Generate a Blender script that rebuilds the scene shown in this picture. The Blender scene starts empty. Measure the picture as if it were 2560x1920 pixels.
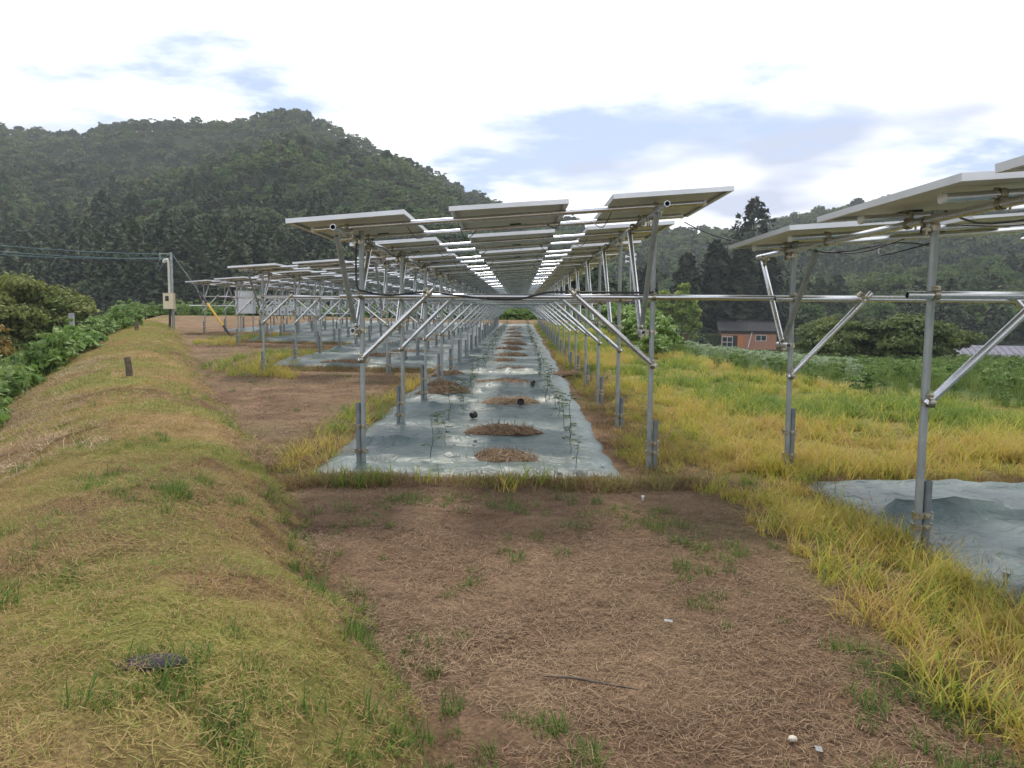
import bpy, math, random
import numpy as np
from mathutils import Vector, Matrix, Quaternion
R = math.radians
sc = bpy.context.scene
COL = sc.collection

# ------------------------------------------------------------------ camera, sky, sun, exposure
CAMH = 1.5
cam_d = bpy.data.cameras.new('camera')
cam = bpy.data.objects.new('camera', cam_d); COL.objects.link(cam)
cam_d.sensor_width = 36.0; cam_d.lens = 36.0 * 768 / 1024
cam_d.clip_start = 0.05; cam_d.clip_end = 5000
cam.location = (0, 0, CAMH)
_p, _y, _r = R(5.52), R(0.556), R(0.32)
fw = Vector((-math.sin(_y) * math.cos(_p), math.cos(_y) * math.cos(_p), -math.sin(_p)))
rt = fw.cross(Vector((0, 0, 1))).normalized(); up = rt.cross(fw)
r2 = rt * math.cos(_r) + up * math.sin(_r); u2 = -rt * math.sin(_r) + up * math.cos(_r)
cam.rotation_euler = Matrix((r2, u2, -fw)).transposed().to_euler()
sc.camera = cam
sc.view_settings.view_transform = 'Standard'; sc.view_settings.look = 'None'
sc.view_settings.exposure = 0.25; sc.view_settings.gamma = 1.0; sc.view_settings.use_curve_mapping = False
sc.cycles.use_denoising = True
sc.cycles.max_bounces = 5; sc.cycles.diffuse_bounces = 3; sc.cycles.glossy_bounces = 3; sc.cycles.transparent_max_bounces = 6

SUN_EL, SUN_AZ = 57.0, -7.0          # azimuth clockwise from +Y
world = bpy.data.worlds.new('World'); sc.world = world; world.use_nodes = True
nt = world.node_tree; nt.nodes.clear()
def N(t, typ, **kw):
    n = t.nodes.new(typ)
    for k, v in kw.items(): setattr(n, k, v)
    return n
def ramp(t, stops, interp='LINEAR'):
    n = N(t, 'ShaderNodeValToRGB'); n.color_ramp.interpolation = interp
    el = n.color_ramp.elements
    while len(el) < len(stops): el.new(0.5)
    for e, (p, c) in zip(el, stops):
        e.position = p; e.color = (c[0], c[1], c[2], 1) if not isinstance(c, (int, float)) else (c, c, c, 1)
    return n
def mth(t, op, a, b=None, clamp=False):
    n = N(t, 'ShaderNodeMath', operation=op, use_clamp=clamp)
    for i, v in enumerate((a, b)):
        if v is None: continue
        if isinstance(v, (int, float)): n.inputs[i].default_value = v
        else: t.links.new(v, n.inputs[i])
    return n.outputs[0]
def mixc(t, fac, a, b, blend='MIX'):
    n = N(t, 'ShaderNodeMix', data_type='RGBA', blend_type=blend)
    for i, v in ((0, fac), (6, a), (7, b)):
        if isinstance(v, (int, float)): n.inputs[i].default_value = v
        elif isinstance(v, (tuple, list)): n.inputs[i].default_value = (*v[:3], 1)
        else: t.links.new(v, n.inputs[i])
    return n.outputs[2]
sky = N(nt, 'ShaderNodeTexSky', sky_type='NISHITA', sun_disc=False)
sky.sun_elevation = R(SUN_EL); sky.sun_rotation = R(SUN_AZ); sky.altitude = 600; sky.dust_density = 1.5
tc = N(nt, 'ShaderNodeTexCoord')
sep = N(nt, 'ShaderNodeSeparateXYZ'); nt.links.new(tc.outputs['Generated'], sep.inputs[0])
den = mth(nt, 'ADD', mth(nt, 'MAXIMUM', sep.outputs[2], 0.0), 0.13)
cmb = N(nt, 'ShaderNodeCombineXYZ')
nt.links.new(mth(nt, 'DIVIDE', sep.outputs[0], den), cmb.inputs[0])
nt.links.new(mth(nt, 'DIVIDE', sep.outputs[1], den), cmb.inputs[1])
CLOUD_OFF = (51.306, 12.116, 11.316)
mp = N(nt, 'ShaderNodeMapping'); mp.inputs['Location'].default_value = CLOUD_OFF
mp.inputs['Scale'].default_value = (0.85, 1.0, 1.0)
nt.links.new(cmb.outputs[0], mp.inputs[0])
n1 = N(nt, 'ShaderNodeTexNoise'); n1.inputs['Scale'].default_value = 0.62; n1.inputs['Detail'].default_value = 4; n1.inputs['Roughness'].default_value = 0.55
n2 = N(nt, 'ShaderNodeTexNoise'); n2.inputs['Scale'].default_value = 2.6; n2.inputs['Detail'].default_value = 6; n2.inputs['Roughness'].default_value = 0.6
n3 = N(nt, 'ShaderNodeTexNoise'); n3.inputs['Scale'].default_value = 0.9; n3.inputs['Detail'].default_value = 3
mp3 = N(nt, 'ShaderNodeMapping'); mp3.inputs['Location'].default_value = (59.075, 27.817, 6.998); nt.links.new(cmb.outputs[0], mp3.inputs[0])
for n in (n1, n2): nt.links.new(mp.outputs[0], n.inputs['Vector'])
nt.links.new(mp3.outputs[0], n3.inputs['Vector'])
cov = mth(nt, 'ADD', mth(nt, 'MULTIPLY', n1.outputs[0], 0.62), mth(nt, 'MULTIPLY', n2.outputs[0], 0.38))
cr = ramp(nt, [(0.41, 0.0), (0.52, 1.0)]); nt.links.new(cov, cr.inputs[0])
shade = ramp(nt, [(0.32, (5.6, 6.2, 7.8)), (0.47, (13.5, 13.6, 13.8))]); nt.links.new(n3.outputs[0], shade.inputs[0])
thin = mixc(nt, 0.62, sky.outputs[0], (5.6, 6.9, 9.8))
skyc = mixc(nt, cr.outputs[0], thin, shade.outputs[0])
bg = N(nt, 'ShaderNodeBackground'); bg.inputs['Strength'].default_value = 0.1
nt.links.new(skyc, bg.inputs[0])
wo = N(nt, 'ShaderNodeOutputWorld'); nt.links.new(bg.outputs[0], wo.inputs[0])

sd = bpy.data.lights.new('sun', 'SUN'); sd.energy = 2.4; sd.angle = R(7); sd.color = (1.0, 0.92, 0.80)
sun = bpy.data.objects.new('sun', sd); COL.objects.link(sun)
_d = Vector((math.sin(R(SUN_AZ)) * math.cos(R(SUN_EL)), math.cos(R(SUN_AZ)) * math.cos(R(SUN_EL)), math.sin(R(SUN_EL))))
sun.rotation_euler = _d.to_track_quat('Z', 'Y').to_euler(); sun.location = (0, 0, 30)

# ------------------------------------------------------------------ helpers
def rng(s): return np.random.default_rng(s)
_G = rng(5).random((256, 256))
def vnoise(x, y):
    x = np.asarray(x, float); y = np.asarray(y, float)
    xi = np.floor(x).astype(int); yi = np.floor(y).astype(int)
    fx = x - xi; fy = y - yi; fx = fx * fx * (3 - 2 * fx); fy = fy * fy * (3 - 2 * fy)
    g = lambda a, b: _G[a % 256, b % 256]
    return (g(xi, yi) * (1 - fx) + g(xi + 1, yi) * fx) * (1 - fy) + (g(xi, yi + 1) * (1 - fx) + g(xi + 1, yi + 1) * fx) * fy
def fbm(x, y, o=4):
    s = 0; a = 0.5; t = 0
    for i in range(o):
        s = s + a * vnoise(x * 2 ** i + 17.3 * i, y * 2 ** i + 9.1 * i); t += a; a *= 0.5
    return s / t
def sst(a, b, x):
    t = np.clip((np.asarray(x, float) - a) / (b - a), 0, 1); return t * t * (3 - 2 * t)
def link(name, data, parent=None, loc=None, rot=None, scale=None):
    o = bpy.data.objects.new(name, data); COL.objects.link(o)
    if parent is not None: o.parent = parent
    if loc is not None: o.location = loc
    if rot is not None:
        if isinstance(rot, Quaternion): o.rotation_mode = 'QUATERNION'; o.rotation_quaternion = rot
        else: o.rotation_euler = rot
    if scale is not None: o.scale = scale if hasattr(scale, '__len__') else (scale,) * 3
    return o
def tag(o, label=None, cat=None, group=None, kind=None):
    if label: o['label'] = label
    if cat: o['category'] = cat
    if group: o['group'] = group
    if kind: o['kind'] = kind
    return o
def thing(name, label, cat, loc=(0, 0, 0), rz=0, group=None):
    o = link(name, None, None, loc, (0, 0, rz)); o.empty_display_size = 0.2
    return tag(o, label, cat, group)
_O = 'first second third fourth fifth sixth seventh eighth ninth tenth eleventh twelfth thirteenth fourteenth fifteenth sixteenth seventeenth eighteenth nineteenth'.split()
ORD = _O + [t_ if k == 0 else t_.replace('ieth', 'y') + '-' + _O[k - 1] for t_ in ('twentieth', 'thirtieth', 'fortieth') for k in range(10)]
def mesh_np(name, V, F, mat=None, tint=None, smooth=False, midx=None):
    """V (n,3), F (m,4) or (m,3) arrays; tint: per-vertex float attribute"""
    me = bpy.data.meshes.new(name); V = np.ascontiguousarray(V, np.float32); F = np.ascontiguousarray(F, np.int32)
    k = F.shape[1]
    me.vertices.add(len(V)); me.vertices.foreach_set('co', V.ravel())
    me.loops.add(F.size); me.loops.foreach_set('vertex_index', F.ravel())
    me.polygons.add(len(F)); me.polygons.foreach_set('loop_start', np.arange(0, F.size, k, dtype=np.int32))
    me.polygons.foreach_set('use_smooth', np.full(len(F), smooth))
    if midx is not None: me.polygons.foreach_set('material_index', np.ascontiguousarray(midx, np.int32))
    if tint is not None:
        a = me.attributes.new('tint', 'FLOAT', 'POINT'); a.data.foreach_set('value', np.ascontiguousarray(tint, np.float32))
    me.update(calc_edges=True)
    for m in (mat if isinstance(mat, (list, tuple)) else [mat]):
        if m: me.materials.append(m)
    return me
class MB:
    def __init__(s): s.v = []; s.f = []; s.m = []; s.sm = []
    def add(s, vs, fs, m=0, sm=False):
        b = len(s.v); s.v += [tuple(v) for v in vs]; s.f += [[b + i for i in f] for f in fs]; s.m += [m] * len(fs); s.sm += [sm] * len(fs)
    def box(s, c, d, m=0, M=None, bev=0):
        x, y, z = (k / 2 for k in d)
        vs = [Vector((sx * x, sy * y, sz * z)) for sz in (-1, 1) for sy in (-1, 1) for sx in (-1, 1)]
        if M is not None: vs = [M @ v for v in vs]
        vs = [v + Vector(c) for v in vs]
        s.add(vs, [(0, 2, 3, 1), (4, 5, 7, 6), (0, 1, 5, 4), (2, 6, 7, 3), (0, 4, 6, 2), (1, 3, 7, 5)], m)
    def tube(s, pts, rads, n=8, m=0, caps=True, sm=True):
        pts = [Vector(p) for p in pts]
        if isinstance(rads, (int, float)): rads = [rads] * len(pts)
        vs = []; ref = None
        for i, p in enumerate(pts):
            t = (pts[min(i + 1, len(pts) - 1)] - pts[max(i - 1, 0)]).normalized()
            if ref is None: ref = Vector((1, 0, 0)) if abs(t.x) < 0.9 else Vector((0, 1, 0))
            a = (ref - t * ref.dot(t)).normalized(); b = t.cross(a); ref = a
            for j in range(n):
                an = 2 * math.pi * j / n; vs.append(p + (a * math.cos(an) + b * math.sin(an)) * rads[i])
        fs = [(i * n + j, i * n + (j + 1) % n, (i + 1) * n + (j + 1) % n, (i + 1) * n + j) for i in range(len(pts) - 1) for j in range(n)]
        s.add(vs, fs, m, sm)
        if caps:
            s.add(vs[:n], [tuple(range(n))[::-1]], m); s.add(vs[-n:], [tuple(range(n))], m)
    def hollow(s, L, r, ri, n=14, m=0):
        o = [(math.cos(2 * math.pi * j / n), math.sin(2 * math.pi * j / n)) for j in range(n)]
        q = lambda k: [(k, (k + 1) % n, (k + 1) % n + n, k + n) for k in range(n)] if k is None else None
        F = [(k, (k + 1) % n, (k + 1) % n + n, k + n) for k in range(n)]
        s.add([(c * r, d * r, 0) for c, d in o] + [(c * r, d * r, L) for c, d in o], F, m, True)
        s.add([(c * ri, d * ri, 0) for c, d in o] + [(c * ri, d * ri, L) for c, d in o], [f[::-1] for f in F], m, True)
        s.add([(c * ri, d * ri, 0) for c, d in o] + [(c * r, d * r, 0) for c, d in o], [f[::-1] for f in F], m)
        s.add([(c * ri, d * ri, L) for c, d in o] + [(c * r, d * r, L) for c, d in o], F, m)
    def build(s, name, mats):
        me = bpy.data.meshes.new(name); me.from_pydata(s.v, [], s.f)
        me.polygons.foreach_set('material_index', s.m); me.polygons.foreach_set('use_smooth', s.sm); me.update()
        for m in (mats if isinstance(mats, (list, tuple)) else [mats]): me.materials.append(m)
        return me

# ------------------------------------------------------------------ materials
def newmat(name):
    m = bpy.data.materials.new(name); m.use_nodes = True; t = m.node_tree
    return m, t, t.nodes['Principled BSDF'], t.nodes['Material Output']
def noise_n(t, scale, detail=4, rough=0.55, vec=None, coord='Object'):
    n = N(t, 'ShaderNodeTexNoise'); n.inputs['Scale'].default_value = scale; n.inputs['Detail'].default_value = detail; n.inputs['Roughness'].default_value = rough
    if vec is None:
        c = N(t, 'ShaderNodeTexCoord'); vec = c.outputs[coord]
    t.links.new(vec, n.inputs['Vector']); return n
def bump(t, b, h, dist, strength=1.0):
    n = N(t, 'ShaderNodeBump'); n.inputs['Distance'].default_value = dist; n.inputs['Strength'].default_value = strength
    t.links.new(h, n.inputs['Height']); t.links.new(n.outputs[0], b.inputs['Normal'])
def mat_noise(name, c1, c2, scale=8, rough=0.6, metal=0.0, bumpd=0, spread=(0.35, 0.65), spec=0.5, rvar=0.0):
    m, t, b, o = newmat(name)
    n = noise_n(t, scale); r = ramp(t, [(spread[0], c1), (spread[1], c2)]); t.links.new(n.outputs[0], r.inputs[0])
    t.links.new(r.outputs[0], b.inputs['Base Color']); b.inputs['Roughness'].default_value = rough; b.inputs['Metallic'].default_value = metal
    b.inputs['Specular IOR Level'].default_value = spec
    if rvar:
        n2 = noise_n(t, scale * 2.3); t.links.new(mth(t, 'ADD', mth(t, 'MULTIPLY', n2.outputs[0], rvar), rough - rvar / 2), b.inputs['Roughness'])
    if bumpd: bump(t, b, n.outputs[0], bumpd)
    return m
def mat_leaf(name, stops, rough=0.6, transl=0.35, objr=0.5, spec=0.3):
    """foliage: colour ramp driven by the leaf's own tint and a random value for each plant"""
    m, t, b, o = newmat(name)
    a = N(t, 'ShaderNodeAttribute', attribute_name='tint'); oi = N(t, 'ShaderNodeObjectInfo')
    f = mth(t, 'ADD', a.outputs['Fac'], mth(t, 'MULTIPLY', mth(t, 'SUBTRACT', oi.outputs['Random'], 0.5), objr), True)
    r = ramp(t, stops); t.links.new(f, r.inputs[0])
    t.links.new(r.outputs[0], b.inputs['Base Color']); b.inputs['Roughness'].default_value = rough; b.inputs['Specular IOR Level'].default_value = spec
    if transl:
        tr = N(t, 'ShaderNodeBsdfTranslucent'); t.links.new(r.outputs[0], tr.inputs[0])
        mx = N(t, 'ShaderNodeMixShader'); mx.inputs[0].default_value = transl
        t.links.new(b.outputs[0], mx.inputs[1]); t.links.new(tr.outputs[0], mx.inputs[2]); t.links.new(mx.outputs[0], o.inputs[0])
    return m
M = {}
M['post'] = mat_noise('weathered_zinc', (0.24, 0.265, 0.26), (0.36, 0.385, 0.375), 9, 0.48, 0.45, rvar=0.15)
M['pile'] = mat_noise('dull_pile_steel', (0.15, 0.17, 0.185), (0.22, 0.24, 0.25), 7, 0.55, 0.3, rvar=0.15)
M['pipe'] = mat_noise('bright_zinc_pipe', (0.56, 0.57, 0.58), (0.72, 0.73, 0.74), 6, 0.27, 1.0, rvar=0.12)
M['clamp'] = mat_noise('yellow_zinc_clamp', (0.24, 0.21, 0.14), (0.58, 0.54, 0.43), 30, 0.38, 0.9)
M['frame'] = mat_noise('anodised_frame', (0.62, 0.63, 0.64), (0.72, 0.73, 0.74), 3, 0.42, 0.35)
M['back'] = mat_noise('panel_backsheet', (0.66, 0.655, 0.635), (0.73, 0.72, 0.70), 2.5, 0.5, 0.0)
M['glass'] = mat_noise('solar_cells', (0.012, 0.018, 0.045), (0.02, 0.03, 0.07), 6, 0.12, 0.0)
M['black'] = mat_noise('black_plastic', (0.015, 0.015, 0.016), (0.03, 0.03, 0.032), 10, 0.5)
M['white'] = mat_noise('white_cap', (0.72, 0.72, 0.70), (0.8, 0.8, 0.78), 5, 0.5)

# ------------------------------------------------------------------ terrain
EY = np.array([-30, 1.5, 2.39, 2.94, 4.0, 5.63, 8.1, 12.4, 28.2, 35.5, 52, 85, 900.])
EX = np.array([-0.1, -0.15, -0.28, -0.48, -1.05, -1.74, -2.88, -5.1, -12.5, -16, -24, -42, -480.])
RY = np.array([-30, 4, 11.1, 13.3, 18, 36, 58, 70, 900.])
RX = np.array([30, 14, 7.3, 5.5, 4.1, 3.8, 4.5, 6, 60.])
PS = np.array([-9, 0, 0.10, 0.35, 0.85, 1.35, 1.95, 2.7, 3.5, 5.2, 8, 11, 20])
PZ = np.array([0, 0, 0.12, 0.27, 0.36, 0.34, 0.22, -0.06, -0.55, -1.8, -3.3, -3.8, -3.8])
K = 0.000603
def bank(x, y):
    """distance left of the bund's foot"""
    return (np.interp(y, EY, EX) - x) * 0.9
def beyond(x, y):
    """distance right of the terrace edge"""
    return np.maximum(0, x - np.interp(y, RY, RX)) * 0.8
HU = np.array([-0.80, -.677, -.557, -.496, -.376, -.291, -.225, -.134, -.074, -.023, .06, .14, .215, .288, .378, .45, .53, .66, .8])
HE = np.array([.243, .246, .238, .238, .241, .260, .232, .190, .160, .139, .122, .118, .124, .126, .150, .160, .164, .168, .168]) - 0.014
SU = np.array([-.50, -.41, -.37, -.303, -.218, -.156, -.09, -.04, .05])
SE = np.array([.0, .050, .098, .128, .168, .172, .14, .10, .05])
TU = np.array([.28, .36, .47, .59, .66, .8])
TE = np.array([.0, .03, .056, .078, .086, .09])
def hill(x, y):
    yy = np.maximum(y, 1); u = x / yy
    y0 = np.interp(u, [-.8, -.35, -.1, 0.02, .15, .3, .45, .8], [120, 118, 135, 170, 195, 205, 200, 170])
    g = (fbm(x / 70, y / 70, 3) - 0.5)
    yc = 455 + 60 * (fbm(u * 9, u * 3, 2) - 0.5)
    H = np.interp(u, HU, HE) * yc
    t = np.clip((y - y0) / (yc - y0), 0, 1)
    z = H * (t ** 1.05) * (1 - 0.62 * g * 4 * t * (1 - t))
    z = np.where(y > yc, H * (1 - sst(0, 700, y - yc) * 0.9), z)
    ys = 300; Hs = np.interp(u, SU, SE) * ys; ts = (y - 135) / (ys - 135)
    zs = np.where(y < ys, Hs * np.clip(ts, 0, 1) ** 0.95, Hs * (1 - sst(0, 110, y - ys)))
    yt = 235; Ht = np.interp(u, TU, TE) * yt; tt = (y - 150) / (yt - 150)
    zt = np.where(y < yt, Ht * np.clip(tt, 0, 1) ** 0.8, Ht * (1 - sst(0, 90, y - yt)))
    return np.where(y > 60, np.maximum(np.maximum(z, zs), zt), 0), (zs > z), (zt > np.maximum(z, zs))
def base(x, y):
    return 0.0085 * np.clip(y - 8, 0, 50) * (1 - sst(0, 6, beyond(x, y))) + 0.013 * np.clip(-x, 0, 15) * sst(8, 22, y)
def zf(x, y, fine=True):
    x = np.asarray(x, float); y = np.asarray(y, float)
    s = bank(x, y); d = beyond(x, y)
    far = sst(55, 85, y)
    pz = np.interp(s, PS, PZ)
    pz = np.where(pz > 0, pz * (1 - sst(38, 50, y)), pz)
    z = base(x, y) + pz - 0.050 * np.clip(y - 14, 0, 100) * sst(0.3, 6, d)
    z = z + 0.32 * np.exp(-((y - 58.5 - 0.03 * x) / 1.3) ** 2) * (d < 1) * (s < 0)          # low earth berm at the field's end
    z = z + hill(x, y)[0]
    if fine:
        a = np.where(s > 0, 0.10, 0.03) * (1 - far)
        z = z + np.where(s > 0.1, .055, .012) * (fbm(x * 2.6 + 31, y * 2.6, 3) - .5) * (1 - far)
        z = z + a * (fbm(x * 0.9, y * 0.9, 3) - 0.5) * 1.6 + 0.022 * (fbm(x * 5, y * 5, 3) - 0.5) * (np.abs(x) + y < 60)
        z = z - 0.05 * np.exp(-((s + 0.06) / 0.13) ** 2) * (y < 40) * (0.4 + vnoise(x * 1.7, y * 1.7))      # shallow gully along the bund's foot
        z = z + np.where(d > 1.5, 0.5 * (fbm(x * 0.16, y * 0.16, 2) - 0.5), 0) * sst(1.5, 6, d)
    return z
def z1(x, y): return float(zf(np.array([x]), np.array([y]))[0])

def axis(lo, hi, c0, c1, h, g):
    a = list(np.arange(c0, c1, h)); st = h; v = a[-1]
    while v < hi: st *= g; v += st; a.append(v)
    st = h; v = a[0]; b = []
    while v > lo: st *= g; v -= st; b.append(v)
    return np.array(b[::-1] + a)
gx = axis(-900, 900, -4.5, 3.5, 0.065, 1.032); gy = axis(-30, 1200, 1.8, 8.5, 0.065, 1.022)
GX, GY = np.meshgrid(gx, gy); X, Y = GX.ravel(), GY.ravel()
Z = zf(X, Y)
nx, ny = len(gx), len(gy)
I = (np.arange(ny - 1)[:, None] * nx + np.arange(nx - 1)[None, :]).ravel()
F = np.stack([I, I + 1, I + nx + 1, I + nx], 1)
# what covers the ground where: bare litter, mown turf, rough yellow grass, pale crop, forest floor
def soilmask(x, y):
    s = bank(x, y); d = beyond(x, y)
    turf = sst(-0.15, 0.25, s + 0.25 * (fbm(x * 1.3, y * 1.3, 3) - 0.5)) * (1 - sst(3.2, 4.2, s))
    rough = sst(1.5, 2.0, x + 0.5 * (fbm(x, y, 2) - 0.5)) * sst(-20, 2, y)
    return turf, rough, d, s
turf, rough, dR, sL = soilmask(X, Y)
patch = fbm(X * 0.8, Y * 0.8, 4); p2 = fbm(X * 2.7 + 40, Y * 2.7, 3)
def lerp(a, b, t): return a + (b - a) * t[:, None]
cS = lerp(np.array([[.178, .110, .068]]), np.array([[.268, .180, .112]]), np.clip((p2 - .3) * 2.4, 0, 1))
cS = lerp(cS, np.array([[.17, .15, .065]]), np.clip((patch - .55) * 3.5, 0, .55))
cT = lerp(np.array([[.31, .205, .10]]), np.array([[.215, .205, .055]]), np.clip((patch - .36) * 3.2, 0, 1))
cT = lerp(cT, np.array([[.20, .125, .07]]), np.clip((fbm(X * .5 + 9, Y * .9, 3) - .50) * 6, 0, 1))
cR = lerp(np.array([[.24, .20, .06]]), np.array([[.14, .17, .04]]), np.clip((patch - .4) * 3, 0, 1))
C = lerp(cS, cT, turf); C = lerp(C, cR, rough * (Y < 62))
C = lerp(C, np.array([[.060, .095, .030]]), sst(3, 4.5, sL))
C = lerp(C, np.array([[.10, .14, .045]]), sst(0.5, 2.5, dR))
C = lerp(C, np.array([[.30, .38, .24]]), sst(1.4, 2.6, dR) * sst(18, 22, Y) * (1 - sst(62, 72, Y)) * (1 - sst(.40, .46, X / np.maximum(Y, 1))))
C = lerp(C, np.array([[.20, .20, .20]]), sst(11.2, 11.6, sL) * (1 - sst(15.2, 15.6, sL)) * (Y < 60))
C = lerp(C, np.array([[.22, .155, .088]]), np.exp(-((Y - 58.2 - 0.03 * X) / 1.5) ** 2) * (dR < 1.2) * (sL < 0))
C = lerp(C, np.array([[.035, .05, .022]]), sst(100, 120, Y))
gme = mesh_np('ground', np.stack([X, Y, Z], 1), F, None, None, True)
at = gme.attributes.new('cover', 'FLOAT_COLOR', 'POINT'); at.data.foreach_set('color', np.concatenate([C, np.ones((len(C), 1))], 1).astype(np.float32).ravel())
m, t, b, o = newmat('earth_and_turf')
a = N(t, 'ShaderNodeAttribute', attribute_name='cover')
ng = noise_n(t, 7, 8, 0.7); ng2 = noise_n(t, 55, 5, 0.7); ng3 = noise_n(t, 0.9, 5, 0.6)
v = ramp(t, [(0.25, 0.55), (0.75, 1.4)]); t.links.new(ng.outputs[0], v.inputs[0])
v2 = ramp(t, [(0.3, 0.5), (0.7, 1.45)]); t.links.new(ng2.outputs[0], v2.inputs[0])
v3 = ramp(t, [(0.3, 0.8), (0.7, 1.2)]); t.links.new(ng3.outputs[0], v3.inputs[0])
c = mixc(t, 1.0, a.outputs['Color'], v.outputs[0], 'MULTIPLY'); c = mixc(t, 1.0, c, v2.outputs[0], 'MULTIPLY'); c = mixc(t, 1.0, c, v3.outputs[0], 'MULTIPLY')
t.links.new(c, b.inputs['Base Color']); b.inputs['Roughness'].default_value = 0.95; b.inputs['Specular IOR Level'].default_value = 0.1
bump(t, b, mth(t, 'ADD', ng2.outputs[0], mth(t, 'MULTIPLY', ng.outputs[0], 2.0)), 0.025)
gme.materials.append(m)
tag(link('ground', gme), kind='structure')

# ------------------------------------------------------------------ plants: blade, leaf and crown builders
def blades(n, rad, h0, h1, w, lean, curl, seed, segs=3, t0=0.0, t1=1.0, flat=False):
    r = rng(seed); a = r.random(n) * 2 * np.pi; q = np.sqrt(r.random(n)) * rad
    px, py = q * np.cos(a), q * np.sin(a)
    L = h0 + (h1 - h0) * r.random(n) ** 1.3; az = r.random(n) * 2 * np.pi
    le = lean * (0.3 + 0.9 * r.random(n)); cu = curl * (0.3 + r.random(n)); ww = w * (0.6 + 0.8 * r.random(n))
    V = np.zeros((n, segs + 1, 2, 3)); x = px.copy(); y = py.copy(); z = np.zeros(n) + (0.006 + 0.03 * r.random(n) if flat else -0.01)
    for k in range(segs + 1):
        ang = le + cu * k / segs; f = k / segs
        wd = ww * (1 - 0.85 * f ** 1.6)
        dx, dy = -np.sin(az) * wd / 2, np.cos(az) * wd / 2
        V[:, k, 0] = np.stack([x - dx, y - dy, z], 1); V[:, k, 1] = np.stack([x + dx, y + dy, z], 1)
        st = L / segs; x = x + st * np.sin(ang) * np.cos(az); y = y + st * np.sin(ang) * np.sin(az); z = np.maximum(z + st * np.cos(ang), 0.004) if flat else z + st * np.cos(ang)
    b = (np.arange(n) * (segs + 1) * 2)[:, None] + (np.arange(segs) * 2)[None, :]; b = b.ravel()
    F = np.stack([b, b + 1, b + 3, b + 2], 1)
    T = np.repeat((t0 + (t1 - t0) * r.random(n)), (segs + 1) * 2)
    return V.reshape(-1, 3), F, T
def lay(n, half, seed, l0, l1, w, up, t0, t1, power=1.6):
    """blades spread evenly over a square; up = 0 lying, 1 standing"""
    r = rng(seed); c = (r.random((n, 2)) - .5) * 2 * half; az = r.random(n) * 2 * np.pi; L = l0 + (l1 - l0) * r.random(n) ** power
    el = np.where(r.random(n) < up, .5 + .9 * r.random(n), .02 + .22 * r.random(n)); w_ = w * (.6 + .8 * r.random(n))
    d = np.stack([np.cos(az) * np.cos(el), np.sin(az) * np.cos(el), np.sin(el)], 1); p0 = np.stack([c[:, 0], c[:, 1], .002 + .014 * r.random(n)], 1)
    bend = np.stack([np.zeros(n), np.zeros(n), -.25 * L * np.sin(el)], 1) + (r.random((n, 3)) - .5) * (L * .25)[:, None] * np.array([1, 1, .1])
    sd_ = np.stack([-np.sin(az), np.cos(az), np.zeros(n)], 1) * (w_ / 2)[:, None]
    mid = p0 + d * (L * .55)[:, None]; tip = p0 + d * L[:, None] + bend
    V = np.stack([p0 - sd_, p0 + sd_, mid - sd_ * .9, mid + sd_ * .9, tip - sd_ * .25, tip + sd_ * .25], 1).reshape(-1, 3)
    b = np.arange(n) * 6; F_ = np.concatenate([np.stack([b, b + 1, b + 3, b + 2], 1), np.stack([b + 2, b + 3, b + 5, b + 4], 1)])
    return V, F_, np.repeat(t0 + (t1 - t0) * r.random(n), 6)
def leaves(c, nrm, size, seed, aspect=1.6, tint=None, fold=0.0):
    """diamond-ish quads at centres c facing nrm"""
    r = rng(seed); n = len(c); nrm = nrm / (np.linalg.norm(nrm, axis=1, keepdims=True) + 1e-9)
    a = r.normal(size=(n, 3)); a -= nrm * (a * nrm).sum(1, keepdims=True); a /= np.linalg.norm(a, axis=1, keepdims=True) + 1e-9
    b = np.cross(nrm, a); s = (np.asarray(size) * np.ones(n))[:, None]
    V = np.stack([c - a * s * aspect * .5, c + b * s * .5 - nrm * s * fold, c + a * s * aspect * .5, c - b * s * .5 - nrm * s * fold], 1).reshape(-1, 3)
    F = (np.arange(n) * 4)[:, None] + np.arange(4)[None, :]
    T = np.repeat(tint if tint is not None else r.random(n), 4)
    return V, F, T
def cat(*parts):
    V = []; F = []; T = []; b = 0
    for v, f, tt in parts: V.append(v); F.append(f + b); T.append(tt); b += len(v)
    return np.concatenate(V), np.concatenate(F), np.concatenate(T)
def crown_broad(seed, rx, rz, nclump, nleaf, lsize, cz, clump=0.33, flat=1.0):
    """rounded crown: leaf clumps spread through an uneven ellipsoid, light tops and dark hollows come from the leaves' own lighting"""
    r = rng(seed); c = []; nn = []; tt = []
    for i in range(nclump):
        d = r.normal(size=3); d /= np.linalg.norm(d); 
        if d[2] < -0.55: d[2] *= -0.6
        rad = (0.55 + 0.42 * r.random()) * (0.85 + 0.3 * r.random())
        ctr = np.array([d[0] * rx * rad, d[1] * rx * rad, cz + d[2] * rz * rad])
        cr_ = clump * rx * (0.6 + 0.7 * r.random())
        e = r.normal(size=(nleaf, 3)); e /= np.linalg.norm(e, axis=1, keepdims=True)
        e[:, 2] = np.where(e[:, 2] < -0.2, -e[:, 2] * 0.5, e[:, 2])
        q = cr_ * (0.55 + 0.5 * r.random(nleaf))[:, None]
        p = ctr + e * q * np.array([1, 1, 0.62 * flat])
        c.append(p); nn.append(e + 0.7 * r.normal(size=e.shape) + np.array([0, 0, 0.5])); tt.append(np.clip(0.2 + 0.6 * r.random() + 0.25 * (r.random(nleaf) - .5), 0, 1))
    c = np.concatenate(c); nn = np.concatenate(nn); tt = np.concatenate(tt)
    return leaves(c, nn, lsize * (0.6 + 0.8 * r.random(len(c))), seed + 1, 1.5, tt, 0.12)
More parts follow.
